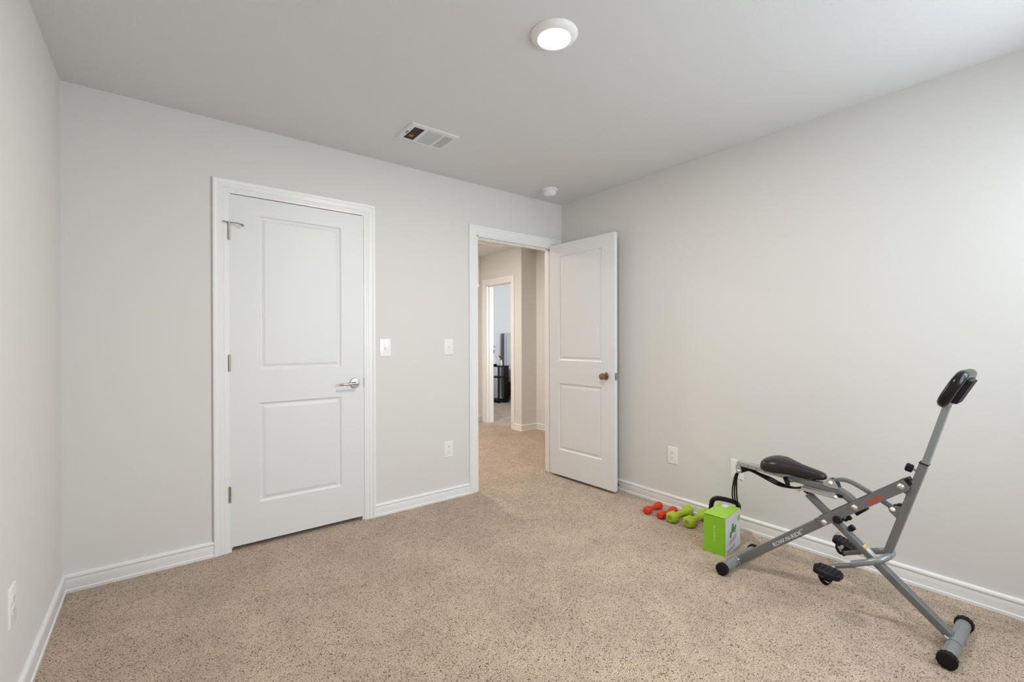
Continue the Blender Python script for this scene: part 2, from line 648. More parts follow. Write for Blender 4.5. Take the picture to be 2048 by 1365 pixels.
# ---- panelled doors
def panel_slab(w, h, th, panels):
    """local: x 0..w, face at y=0 (front) and y=th (back), z 0..h; panels: (x0,x1,z0,z1)"""
    b = NB()
    xs = sorted({0, w, *[p[0] for p in panels], *[p[1] for p in panels]})
    zs = sorted({0, h, *[p[2] for p in panels], *[p[3] for p in panels]})
    rings = [(0, 0), (0.006, 0.0045), (0.010, 0.0075), (0.017, 0.0085), (0.022, 0.0072), (0.034, 0.0030)]
    for side, y in ((1, 0.0), (-1, th)):
        for i in range(len(xs) - 1):
            for j in range(len(zs) - 1):
                cell = (xs[i], xs[i + 1], zs[j], zs[j + 1])
                if any(abs(cell[0] - p[0]) < 1e-6 and abs(cell[1] - p[1]) < 1e-6 and abs(cell[2] - p[2]) < 1e-6 and abs(cell[3] - p[3]) < 1e-6 for p in panels):
                    rv = []
                    for o, d in rings:
                        yy = y + side * d
                        rv.append([b.verts.new((cell[0] + o, yy, cell[2] + o)), b.verts.new((cell[1] - o, yy, cell[2] + o)),
                                   b.verts.new((cell[1] - o, yy, cell[3] - o)), b.verts.new((cell[0] + o, yy, cell[3] - o))])
                    for r0, r1 in zip(rv, rv[1:]):
                        for q in range(4):
                            b.faces.new((r0[q], r0[(q + 1) % 4], r1[(q + 1) % 4], r1[q]))
                    b.faces.new(rv[-1])
                else:
                    b.faces.new([b.verts.new((cell[0], y, cell[2])), b.verts.new((cell[1], y, cell[2])), b.verts.new((cell[1], y, cell[3])), b.verts.new((cell[0], y, cell[3]))])
    for (x0, z0, x1, z1) in ((0, 0, w, 0), (w, 0, w, h), (w, h, 0, h), (0, h, 0, 0)):
        b.faces.new([b.verts.new((x0, 0, z0)), b.verts.new((x1, 0, z1)), b.verts.new((x1, th, z1)), b.verts.new((x0, th, z0))])
    bmesh.ops.remove_doubles(b, verts=b.verts, dist=1e-5)
    return b


# closet door (closed)
cw = 0.765
b = panel_slab(cw, 2.010, 0.035, [(0.148, 0.622, 1.005, 1.910), (0.148, 0.622, 0.228, 0.812)])
bmesh.ops.translate(b, verts=b.verts, vec=(0.6825, -0.0005, 0.026))
d1 = struct('door_1', b, 'door_white', angle=12)
for z0, z1 in ((1.776, 1.862), (1.030, 1.120), (0.285, 0.372)):
    b = NB()
    lathe(b, (0.6805, -0.0085, z0), (0, 0, 1), [(0, 0.0), (0, 0.0062), (z1 - z0, 0.0062), (z1 - z0 + 0.002, 0.0045), (z1 - z0 + 0.004, 0.0)], 12)
    bx(b, 0.675, 0.6875, -0.0065, -0.001, z0, z1)
    obj('hinge', b, 'hinge_brass', d1)
b = NB()
tube(b, smooth_path([(0.650, -0.022, 1.872), (0.668, -0.020, 1.871), (0.681, -0.012, 1.870), (0.70, -0.016, 1.872), (0.722, -0.026, 1.870), (0.742, -0.036, 1.861)], 5), 0.0032, 8)
lathe(b, (0.681, -0.010, 1.862), (0, 0, 1), [(0, 0.007), (0.014, 0.007), (0.016, 0.004)], 12)
lathe(b, (0.744, -0.036, 1.860), (0.3, 0.9, -0.1), [(-0.004, 0.006), (0.010, 0.007), (0.012, 0.003)], 12)
hs = obj('hinge_pin_stop', b, 'nickel', d1)
hs['label'] = 'bent nickel hinge-pin stop at the top hinge'
b = NB()
LV = (1.389, -0.001, 0.921)
lathe(b, LV, (0, -1, 0), [(0, 0.033), (0.005, 0.033), (0.009, 0.030), (0.010, 0.0)], 32)
hd = obj('door_handle', b, 'nickel', d1)
b = NB()
lathe(b, LV, (0, -1, 0), [(0.008, 0.011), (0.040, 0.010), (0.050, 0.011), (0.056, 0.008), (0.057, 0)], 20)
tube(b, [(1.392, -0.048, 0.921), (1.36, -0.050, 0.9205), (1.30, -0.050, 0.919), (1.279, -0.046, 0.918)], 0.0082, 12, scale=[1, 0.95, 0.85, 0.75])
obj('lever', b, 'nickel', hd)
b = NB()
bx(b, 1.4485, 1.4515, -0.0012, 0.028, 0.892, 0.950)
obj('strike_plate', b, 'bronze', d1)

# entry door, swung open into the room
ew = 0.712
b = panel_slab(ew, 2.020, 0.035, [(0.112, 0.590, 1.005, 1.918), (0.112, 0.590, 0.222, 0.805)])
hinge = Vector((3.128, -0.010, 0.022))
dvec = Vector((3.1535, -0.712, 0.022)) - hinge
ang = math.atan2(dvec.y, dvec.x)
RM = Matrix.Translation(hinge) @ Matrix.Rotation(ang, 4, 'Z')       # local +y points to +x side of the room
bmesh.ops.transform(b, matrix=RM, verts=b.verts)
d2 = struct('door_2', b, 'door_white', angle=12)
for z0 in (0.30, 1.03, 1.76):
    b = NB()
    lathe(b, RM @ Vector((0.0, 0.040, z0)), (0, 0, 1), [(0, 0.0), (0, 0.0062), (0.09, 0.0062), (0.092, 0)], 12)
    obj('hinge', b, 'hinge_brass', d2)
nrm = (RM.to_3x3() @ Vector((0, -1, 0))).normalized()
b = NB()
K = RM @ Vector((0.627, 0.0, 0.895))
lathe(b, K, nrm, [(0, 0.031), (0.004, 0.031), (0.008, 0.026), (0.010, 0.013), (0.026, 0.011), (0.032, 0.016), (0.038, 0.024), (0.046, 0.0275), (0.054, 0.026), (0.059, 0.018), (0.060, 0)], 32)
kn = obj('door_knob', b, 'bronze', d2)
kn['label'] = 'antique brass round knob'
b = NB()
K2 = RM @ Vector((0.627, 0.035, 0.895))
lathe(b, K2, -nrm, [(0, 0.031), (0.004, 0.031), (0.008, 0.026), (0.010, 0.013), (0.022, 0.011), (0.028, 0.016), (0.034, 0.024), (0.042, 0.0275), (0.050, 0.026), (0.055, 0.0)], 32)
obj('door_knob', b, 'bronze', d2)
b = NB()
bx(b, ew, ew + 0.0012, 0.005, 0.030, 0.866, 0.924)
bx(b, ew, ew + 0.011, 0.010, 0.024, 0.884, 0.906, 0.003)
bmesh.ops.transform(b, matrix=RM, verts=b.verts)
obj('latch', b, 'nickel', d2)


# ------------------------------------------------------------------ wall plates
def plate(name, label, cat, c, nrm, kind, m='plate_white', group=None):
    """c: centre on the wall, nrm: 2D room-side normal"""
    n = Vector((*nrm, 0))
    r = Vector((-nrm[1], nrm[0], 0))
    z = Vector((0, 0, 1))
    c = Vector(c)
    t = thing(name, label, cat, c - Vector((0, 0, 0.06)) , group)
    w, h = 0.039, 0.0605
    b = NB()
    rr = []
    for o, d in ((0, 0), (0, 0.003), (0.003, 0.0055), (0.006, 0.006)):
        rr.append([b.verts.new(c + n * d + r * (sx * (w - o)) + z * (sz * (h - o))) for sx, sz in ((-1, -1), (1, -1), (1, 1), (-1, 1))])
    for a, e in zip(rr, rr[1:]):
        for q in range(4):
            b.faces.new((a[q], a[(q + 1) % 4], e[(q + 1) % 4], e[q]))
    b.faces.new(rr[-1])
    obj('cover_plate', b, m, t, angle=20)

    def rb(bm_, a0, a1, z0, z1, d0, d1, bev=0):
        v0 = [bm_.verts.new(c + r * a + z * zz + n * d) for d in (d0, d1) for a, zz in ((a0, z0), (a1, z0), (a1, z1), (a0, z1))]
        for f in ((0, 1, 2, 3), (7, 6, 5, 4), (0, 4, 5, 1), (1, 5, 6, 2), (2, 6, 7, 3), (3, 7, 4, 0)):
            bm_.faces.new([v0[i] for i in f])
    if kind == 'outlet':
        for s in (-1, 1):
            b = NB()
            zc = s * 0.0195
            poly = [(math.cos(a) * 0.0172, max(-0.0135, min(0.0135, math.sin(a) * 0.0172)) + zc) for a in [2 * PI * i / 24 for i in range(24)]]
            prism(b, poly, 0.0055, 0.0075, lambda a, zz, d: c + r * a + z * zz + n * d)
            rc = obj('receptacle', b, m, t)
            b = NB()
            rb(b, -0.0075, -0.0055, zc - 0.001, zc + 0.007, 0.0070, 0.0078)
            rb(b, 0.0050, 0.0075, zc - 0.001, zc + 0.008, 0.0070, 0.0078)
            lathe(b, c + z * (zc - 0.0075) + n * 0.0068, n, [(0, 0.0025), (0.0010, 0.0025)], 12)
            obj('slots', b, 'slot_dark', rc)
        b = NB()
        lathe(b, c + n * 0.0055, n, [(0, 0.0028), (0.0012, 0.0024), (0.0014, 0)], 12)
        obj('screw', b, m, t)
    elif kind == 'switch':
        b = NB()
        rb(b, -0.0055, 0.0055, -0.0125, 0.0125, 0.0055, 0.0066)
        obj('toggle_slot', b, 'slot_dark' if False else m, t)
        b = NB()
        v = [(-0.0042, -0.003, 0.006), (0.0042, -0.003, 0.006), (0.0042, 0.0085, 0.006), (-0.0042, 0.0085, 0.006),
             (-0.0035, -0.009, 0.017), (0.0035, -0.009, 0.017), (0.0035, -0.003, 0.019), (-0.0035, -0.003, 0.019)]
        vv = [b.verts.new(c + r * a + z * q + n * d) for a, q, d in v]
        for f in ((0, 1, 2, 3), (7, 6, 5, 4), (0, 4, 5, 1), (1, 5, 6, 2), (2, 6, 7, 3), (3, 7, 4, 0)):
            b.faces.new([vv[i] for i in f])
        obj('toggle', b, m, t)
        for s in (-1, 1):
            b = NB()
            lathe(b, c + n * 0.0055 + z * (s * 0.030), n, [(0, 0.0028), (0.0012, 0.0024), (0.0014, 0)], 12)
            obj('screw', b, m, t)
    return t


plate('light_switch', 'shiny white toggle switch plate right beside the closet door casing', 'light switch', (1.600, 0, 1.152), (0, -1), 'switch', 'plate_gloss')
plate('light_switch', 'matt white toggle switch plate left of the open doorway, above the low outlet', 'light switch', (2.100, 0, 1.153), (0, -1), 'switch')
plate('wall_outlet', 'white duplex outlet low on the wall between closet door and doorway', 'outlet', (2.098, 0, 0.377), (0, -1), 'outlet', group=None)
plate('wall_outlet', 'white duplex outlet low on the right wall above the dumbbells', 'outlet', (W, -1.140, 0.371), (-1, 0), 'outlet')
plate('wall_plate', 'white cover plate on the right wall behind the end of the seat beam', 'outlet', (W, -1.603, 0.372), (-1, 0), 'blank')
plate('wall_outlet', 'white outlet low on the left wall at the photo edge', 'outlet', (0, -0.930, 0.373), (1, 0), 'outlet')

# door stop spring on the baseboard behind the open door
t = thing('door_stop', 'small spring door stop on the baseboard behind the open door', 'door stop', (W - 0.05, -0.657, 0.03))
b = NB()
lathe(b, (W - 0.0125, -0.657, 0.043), (-1, 0, 0), [(0, 0.010), (0.004, 0.010), (0.006, 0.006), (0.007, 0)], 14)
obj('mount', b, 'nickel', t)
b = NB()
sp = [(W - 0.018 - 0.045 * i / 72, -0.657 + 0.0055 * math.cos(2 * PI * i / 8), 0.043 + 0.0055 * math.sin(2 * PI * i / 8)) for i in range(73)]
tube(b, sp, 0.0011, 6)
obj('spring', b, 'nickel', t)
b = NB()
lathe(b, (W - 0.062, -0.657, 0.043), (-1, 0, 0), [(0, 0.007), (0.012, 0.0075), (0.015, 0.005), (0.016, 0)], 14)
obj('rubber_tip', b, 'black_rubber', t)

# ------------------------------------------------------------------ ceiling things
LC = (1.640, -1.665)
t = thing('ceiling_light', 'round recessed ceiling light glowing warm white', 'ceiling light', (LC[0], LC[1], H - 0.03))
b = NB()
lathe(b, (LC[0], LC[1], H), (0, 0, -1), [(0, 0.095), (0.003, 0.095), (0.012, 0.088), (0.019, 0.076), (0.021, 0.068), (0.017, 0.060), (0.012, 0.057), (0.0, 0.057)], 56)
obj('trim_ring', b, 'trim_white', t)
b = NB()
lathe(b, (LC[0], LC[1], H - 0.001), (0, 0, -1), [(0.0, 0.0565), (0.017, 0.0570), (0.0195, 0.050), (0.020, 0.0)], 48)
obj('lens', b, 'lamp_glass', t)
ll = bpy.data.lights.new('ceiling_lamp', 'AREA')
ll.shape = 'DISK'
ll.size = 0.12
ll.energy = 23
ll.color = (1.0, 0.95, 0.88)
lo_ = bpy.data.objects.new('ceiling_lamp', ll)
COL.objects.link(lo_)
lo_.location = (LC[0], LC[1], H - 0.024)

# air register
VX0, VX1, VY0, VY1 = 1.500, 1.815, -0.645, -0.408
t = thing('ceiling_vent', 'white rectangular ceiling air vent with three louvre sections', 'vent', ((VX0 + VX1) / 2, (VY0 + VY1) / 2, H - 0.012))
secs = [(1.536, 1.600), (1.622, 1.714), (1.732, 1.790)]
SY0, SY1 = -0.608, -0.440
b = NB()
xs = [VX0 + 0.008, 1.536, 1.600, 1.622, 1.714, 1.732, 1.790, VX1 - 0.008]
for i in range(0, 7, 2):
    bx(b, xs[i], xs[i + 1], SY0, SY1, H - 0.010, H - 0.007)
bx(b, VX0 + 0.008, VX1 - 0.008, VY0 + 0.008, SY0, H - 0.010, H - 0.007)
bx(b, VX0 + 0.008, VX1 - 0.008, SY1, VY1 - 0.008, H - 0.010, H - 0.007)
for p in (((VX0, VY0), (VX1, VY0), (VX1 - 0.008, VY0 + 0.008), (VX0 + 0.008, VY0 + 0.008)),
          ((VX1, VY0), (VX1, VY1), (VX1 - 0.008, VY1 - 0.008), (VX1 - 0.008, VY0 + 0.008)),
          ((VX1, VY1), (VX0, VY1), (VX0 + 0.008, VY1 - 0.008), (VX1 - 0.008, VY1 - 0.008)),
          ((VX0, VY1), (VX0, VY0), (VX0 + 0.008, VY0 + 0.008), (VX0 + 0.008, VY1 - 0.008))):
    zz = (H - 0.0005, H - 0.0005, H - 0.010, H - 0.010)
    b.faces.new([b.verts.new((q[0], q[1], z_)) for q, z_ in zip(p, zz)])
obj('frame', b, 'vent_white', t, smooth=False)
b = NB()
bx(b, 1.536, 1.790, SY0, SY1, H - 0.0025, H - 0.0005)
obj('duct_shade', b, 'vent_dark', t, smooth=False)  # dark plate painted as the shaded duct behind the louvres


def slat(b_, x0, x1, y0, y1, axis, tilt=0.0):
    z0, z1 = H - 0.0105, H - 0.0030
    if axis == 'x':       # runs along x
        v = [(x0, y0, z0), (x1, y0, z0), (x1, y0 + 0.0012, z0), (x0, y0 + 0.0012, z0), (x0, y0 + tilt, z1), (x1, y0 + tilt, z1), (x1, y0 + tilt + 0.0012, z1), (x0, y0 + tilt + 0.0012, z1)]
    else:
        v = [(x0, y0, z0), (x0, y1, z0), (x0 + 0.0012, y1, z0), (x0 + 0.0012, y0, z0), (x0 + tilt, y0, z1), (x0 + tilt, y1, z1), (x0 + tilt + 0.0012, y1, z1), (x0 + tilt + 0.0012, y0, z1)]
    vv = [b_.verts.new(q) for q in v]
    for f in ((0, 1, 2, 3), (7, 6, 5, 4), (0, 4, 5, 1), (1, 5, 6, 2), (2, 6, 7, 3), (3, 7, 4, 0)):
        b_.faces.new([vv[i] for i in f])


b = NB()
for i in range(8):
    slat(b, 1.536, 1.600, SY0 + 0.010 + i * 0.0205, 0, 'x', 0.0135)
obj('louvres', b, 'vent_white', t, smooth=False)
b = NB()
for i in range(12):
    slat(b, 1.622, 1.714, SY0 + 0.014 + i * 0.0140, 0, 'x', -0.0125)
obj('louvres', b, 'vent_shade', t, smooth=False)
b = NB()
for i in range(7):
    slat(b, 1.738 + i * 0.0085, 0, SY0, SY1, 'y', -0.0050)
obj('louvres', b, 'vent_white', t, smooth=False)
b = NB()
bx(b, 1.556, 1.584, -0.497, -0.470, H - 0.0065, H - 0.0028, 0.001)
o = obj('duct_liner', b, 'orange_liner', t)
o['label'] = 'orange duct edge seen between the louvres'
b = NB()
bx(b, 1.521, 1.525, -0.545, -0.515, H - 0.0135, H - 0.009)
obj('damper_lever', b, 'slot_dark', t)

# smoke detector
SD = (2.905, -0.258)
t = thing('smoke_detector', 'round white smoke detector on the ceiling near the corner', 'smoke detector', (SD[0], SD[1], H - 0.05))
b = NB()
lathe(b, (*SD, H), (0, 0, -1), [(0, 0.066), (0.010, 0.067), (0.014, 0.065), (0.015, 0.056)], 40)
obj('base', b, 'plate_white', t)
b = NB()
lathe(b, (*SD, H - 0.015), (0, 0, -1), [(-0.001, 0.051), (0.004, 0.050), (0.016, 0.0525), (0.026, 0.048), (0.034, 0.038), (0.038, 0.022), (0.039, 0)], 40)
obj('housing', b, 'plate_white', t)
b = NB()
lathe(b, (SD[0] + 0.012, SD[1] - 0.012, H - 0.047), (0.35, -0.35, -1), [(0, 0.016), (0.005, 0.016), (0.006, 0.011), (0.003, 0.010), (0.003, 0)], 24)
obj('test_button', b, 'vent_shade', t)

# attic hatch trim and pull cord in the hall
b = NB()
for a in ((3.10, 3.86, 1.68, 1.74), (3.10, 3.86, 1.06, 1.12), (3.80, 3.86, 1.12, 1.68), (3.10, 3.16, 1.12, 1.68)):
    bx(b, *a, H - 0.016, H)
struct('trim_7', b, 'trim_white', smooth=False)
b = NB()
bx(b, 3.16, 3.80, 1.12, 1.68, H - 0.008, H)
struct('trim_8', b, 'ceiling_paint', smooth=False)
t = thing('pull_cord', 'thin white pull cord with a small bead hanging in the hall', 'pull cord', (3.66, 1.95, 1.90))
b = NB()
tube(b, [(3.668, 1.955, H), (3.669, 1.955, 2.15), (3.668, 1.955, 1.935)], 0.0022, 6)
obj('cord', b, 'plate_white', t)
b = NB()
lathe(b, (3.668, 1.955, 1.94), (0, 0, -1), [(0, 0.003), (0.008, 0.009), (0.020, 0.012), (0.030, 0.009), (0.034, 0)], 16)
obj('bead', b, 'plate_white', t)
hl = bpy.data.lights.new('hall_fill', 'AREA')  # unseen lamp added to brighten the hall
hl.shape = 'DISK'
hl.size = 0.16
hl.energy = 34
hl.color = (1.0, 0.92, 0.82)
t = thing('ceiling_light', 'unseen round flush ceiling light added to brighten the hall', 'ceiling light', (2.60, 1.50, H - 0.03))
b = NB()
lathe(b, (2.60, 1.50, H), (0, 0, -1), [(0, 0.095), (0.003, 0.095), (0.012, 0.088), (0.020, 0.070), (0.012, 0.060), (0.0, 0.060)], 40)
obj('trim_ring', b, 'trim_white', t)
b = NB()
lathe(b, (2.60, 1.50, H - 0.001), (0, 0, -1), [(0.0, 0.062), (0.018, 0.062), (0.020, 0.0)], 40)
obj('lens', b, 'lamp_glass', t)
ho = bpy.data.objects.new('hall_fill', hl)
COL.objects.link(ho)
ho.location = (2.60, 1.50, H - 0.024)

# ------------------------------------------------------------------ exercise machine
X0 = 2.80
mc = thing('exercise_machine', 'grey squat and row exercise machine with black saddle beside the right wall', 'exercise machine', (X0, -2.30, 0))


def yz(*pts, x=X0):
    return [(x, a, c) for a, c in pts]


def bolt(y, z, x, r=0.0105, m='chrome', sgn=-1, parent=mc):
    b_ = NB()
    lathe(b_, (x, y, z), (sgn, 0, 0), [(-0.004, r), (0.001, r), (0.002, r * 0.82), (0.0055, r * 0.62), (0.008, r * 0.3), (0.0085, 0)], 20)
    return obj('bolt', b_, m, parent)


b = NB()
rtube(b, yz((-1.850, 0.0325), (-2.252, 0.3735)), 0.050, 0.040, 0.004)
beam = obj('lower_beam', b, 'steel_grey', mc)
# two side plates of the upper channel
for x0, x1 in ((2.7695, 2.7735), (2.8265, 2.8305)):
    b = NB()
    dv = Vector((-2.541 + 2.222, 0.612 - 0.352)).normalized()
    nn = Vector((-dv.y, dv.x))
    if nn.y < 0:
        nn = -nn
    A = Vector((-2.222, 0.3515))
    Bv = Vector((-2.541, 0.6115))
    hh = 0.021
    poly = [A + nn * hh, A - nn * hh + dv * 0.012, Bv - nn * hh - dv * 0.010, Bv - nn * (hh - 0.008), Bv + nn * hh]
    prism(b, [(p.x, p.y) for p in poly], x0, x1, lambda a, c, d: Vector((d, a, c)))
    pl = obj('channel_plate', b, 'steel_grey', mc, smooth=False)
    if x0 < 2.8:
        near_plate = pl
b = NB()
rtube(b, yz((-2.365, 0.432), (-2.400, 0.466)), 0.040, 0.014, 0.003)
obj('bumper', b, 'black_rubber', mc)
b = NB()
rtube(b, yz((-2.520, 0.606), (-2.548, 0.624)), 0.046, 0.028, 0.004)
obj('open_end_shade', b, 'black_plastic', mc)  # black block painted as the dark hollow in the channel's open end
for y, z in ((-2.250, 0.364), (-2.364, 0.465), (-2.521, 0.597)):
    bolt(y, z, 2.7695, 0.0125)
for y, z in ((-2.250, 0.364), (-2.364, 0.465), (-2.521, 0.597)):
    bolt(y, z, 2.8305, 0.0125, sgn=1)
# front post
b = NB()
rtube(b, yz((-2.5885, 0.700), (-2.470, 0.290)), 0.040, 0.028, 0.004)
post = obj('post', b, 'steel_grey', mc)
b = NB()
sweep(b, yz((-2.5885, 0.699), (-2.5897, 0.7035)), rrect(0.0425, 0.0300, 0.004), False, (1, 0, 0))
obj('collar', b, 'black_plastic', mc)
b = NB()
rtube(b, yz((-2.5860, 0.680), (-2.6565, 0.945)), 0.034, 0.0225, 0.003)
ip = obj('telescopic_post', b, 'steel_inner', mc)
# brackets on the post
for xx in (2.782, 2.814):
    b = NB()
    prism(b, [(-2.530, 0.512), (-2.492, 0.507), (-2.477, 0.494), (-2.482, 0.479), (-2.510, 0.452), (-2.520, 0.44)], xx, xx + 0.004, lambda a, c, d: Vector((d, a, c)))
    obj('bracket', b, 'steel_grey', mc)
    b = NB()
    prism(b, [(-2.565, 0.630), (-2.525, 0.616), (-2.505, 0.600), (-2.512, 0.580), (-2.545, 0.560)], xx, xx + 0.004, lambda a, c, d: Vector((d, a, c)))
    obj('bracket', b, 'steel_grey', mc)
bolt(-2.492, 0.492, 2.782, 0.0095, 'cream_cap')
b = NB()
rtube(b, yz((-2.505, 0.513), (-2.523, 0.517)), 0.024, 0.006, 0.002)
obj('spacer', b, 'black_plastic', mc)
# adjusting knob on the post
kd = Vector((0, 0.95, 0.28)).normalized()
b = NB()
lathe(b, Vector((X0, -2.575, 0.664)), kd, [(0, 0.008), (0.012, 0.008), (0.013, 0.005), (0.024, 0.005)], 14)
kc = obj('knob_stem', b, 'steel_light', mc)
b = NB()
pr = []
kp = Vector((X0, -2.575, 0.664)) + kd * 0.022
n_ = 40
ax = kd
s_ = Vector((1, 0, 0))
t_ = ax.cross(s_)
rings = []
for d, r in ((0, 0.010), (0.002, 0.0165), (0.020, 0.0175), (0.024, 0.0145), (0.025, 0.0)):
    if r == 0:
        rings.append([b.verts.new(kp + ax * d)])
    else:
        rings.append([b.verts.new(kp + ax * d + (s_ * math.cos(2 * PI * i / n_) + t_ * math.sin(2 * PI * i / n_)) * (r * (1 - (0.07 if i % 4 < 2 else 0)))) for i in range(n_)])
for a_, c_ in zip(rings, rings[1:]):
    for i in range(n_):
        j = (i + 1) % n_
        if len(c_) == 1:
            b.faces.new((a_[i], a_[j], c_[0]))
        else:
            b.faces.new((a_[i], a_[j], c_[j], c_[i]))
b.faces.new(rings[0])
obj('knob', b, 'black_plastic', kc)

# front leg (runs through the channel down to the front foot)
b = NB()
rtube(b, yz((-2.1745, 0.4700), (-2.4300, 0.2480)), 0.036, 0.0250, 0.003)
obj('upper_leg', b, 'steel_grey', mc)
b = NB()
rtube(b, yz((-2.4250, 0.2530), (-2.6640, 0.0490)), 0.040, 0.0290, 0.003)
leg = obj('front_leg', b, 'steel_grey', mc)
b = NB()
rtube(b, yz((-2.170, 0.4735), (-2.176, 0.4880)), 0.030, 0.026, 0.004)
obj('leg_cap', b, 'black_rubber', mc)
# stickers on the leg's upper face
ld = Vector((0, -2.4300 + 2.1745, 0.2480 - 0.4700)).normalized()
ln = Vector((0, -ld.z, ld.y))
if ln.z < 0:
    ln = -ln
base = Vector((X0, -2.1745, 0.4700))
for s0, s1, mm, nm in ((0.272, 0.285, 'yellow_sticker', 'yellow_label'), (0.287, 0.330, 'white_sticker', 'white_label')):
    b = NB()
    o0 = ln * (0.0127 if s1 < 0.33 else 0.0130)
    v = [base + ld * s_v + Vector((xx, 0, 0)) + o0 + ln * q for q in (0, 0.0022) for s_v, xx in ((s0, -0.016), (s1, -0.016), (s1, 0.016), (s0, 0.016))]
    vv = [b.verts.new(q) for q in v]
    for f in ((0, 1, 2, 3), (7, 6, 5, 4), (0, 4, 5, 1), (1, 5, 6, 2), (2, 6, 7, 3), (3, 7, 4, 0)):
        b.faces.new([vv[i] for i in f])
    obj('sticker', b, mm, mc, smooth=False)['label'] = nm.replace('_', ' ')
# knobs below the channel
b = NB()
lathe(b, (2.800, -2.301, 0.392), (-1, 0, 0), [(-0.0, 0.018), (0.034, 0.018), (0.038, 0.0145), (0.039, 0)], 22)
obj('knob', b, 'black_plastic', mc)
b = NB()
lathe(b, (2.806, -2.318, 0.386), Vector((0, -0.55, 0.6)), [(0.0, 0.008), (0.018, 0.008), (0.018, 0.0115), (0.030, 0.0115), (0.032, 0.008), (0.032, 0)], 18)
obj('knob', b, 'black_plastic', mc)
b = NB()
lathe(b, (2.806, -2.312, 0.392), Vector((0, -0.55, 0.6)), [(0.0, 0.0092), (0.016, 0.0092)], 18)
obj('knob_collar', b, 'steel_light', mc)
b = NB()
lathe(b, (2.802, -2.336, 0.350), Vector((0, -0.65, 0.75)), [(0.0, 0.006), (0.006, 0.006), (0.006, 0.0125), (0.024, 0.0125), (0.026, 0.009), (0.026, 0)], 18)
obj('knob', b, 'black_plastic', mc)
b = NB()
lathe(b, (2.795, -2.300, 0.330), Vector((0, 0.65, -0.75)), [(0.0, 0.004), (0.012, 0.004), (0.012, 0.006), (0.016, 0.006)], 10)
obj('bolt', b, 'chrome', mc)

# seat beam
b = NB()
rtube(b, yz((-1.845, 0.5485), (-2.135, 0.5290)), 0.032, 0.0260, 0.003)
sb = obj('seat_post', b, 'steel_light', mc)
for y in (-1.905, -1.945, -1.985, -2.030):
    b = NB()
    lathe(b, (X0 - 0.0155, y, 0.5485 - (y + 1.845) * -0.0672 - 0.001), (-1, 0, 0), [(0, 0.0034), (0.0008, 0.0034), (0.0008, 0)], 12)
    obj('pin_hole', b, 'slot_dark', sb)
b = NB()
path = smooth_path(yz((-2.105, 0.530), (-2.18, 0.526), (-2.262, 0.5215), (-2.300, 0.5135), (-2.331, 0.4980), (-2.352, 0.4790), (-2.372, 0.452)), 5)
rtube(b, path, 0.038, 0.0300, 0.004)
obj('seat_beam', b, 'steel_grey', mc)
for xx in (2.777, 2.820):
    b = NB()
    prism(b, [(-2.240, 0.534), (-2.247, 0.550), (-2.258, 0.562), (-2.272, 0.566), (-2.286, 0.561), (-2.295, 0.548), (-2.301, 0.528), (-2.27, 0.528)], xx, xx + 0.004, lambda a, c, d: Vector((d, a, c)))
    obj('bracket', b, 'steel_light', mc)
bolt(-2.272, 0.549, 2.777, 0.0095, 'cream_cap')
b = NB()
lathe(b, (2.781, -2.272, 0.549), (1, 0, 0), [(0, 0.013), (0.038, 0.013)], 18)
obj('bushing', b, 'black_plastic', mc)
# link bar
b = NB()
path = smooth_path(yz((-2.272, 0.549), (-2.290, 0.562), (-2.312, 0.569), (-2.342, 0.567), (-2.388, 0.548), (-2.435, 0.524), (-2.492, 0.492)), 5)
rtube(b, path, 0.020, 0.0165, 0.003)
obj('link_bar', b, 'steel_grey', mc)
# bracket that carries the resistance bands
b = NB()
for xx in (2.7665, 2.8305):
    prism(b, [(-2.156, 0.5075), (-2.156, 0.488), (-2.292, 0.4825), (-2.301, 0.4865), (-2.3035, 0.494), (-2.300, 0.5005), (-2.292, 0.5035)], xx, xx + 0.003, lambda a, c, d: Vector((d, a, c)))
bx(b, 2.7665, 2.8335, -2.292, -2.156, 0.5035, 0.5065)
obj('band_bracket', b, 'steel_light', mc, smooth=False)
bolt(-2.294, 0.4925, 2.7665, 0.0080, 'cream_cap')
b = NB()
bx(b, 2.774, 2.826, -2.318, -2.296, 0.4905, 0.5040, 0.003)
obj('stopper', b, 'black_rubber', mc)

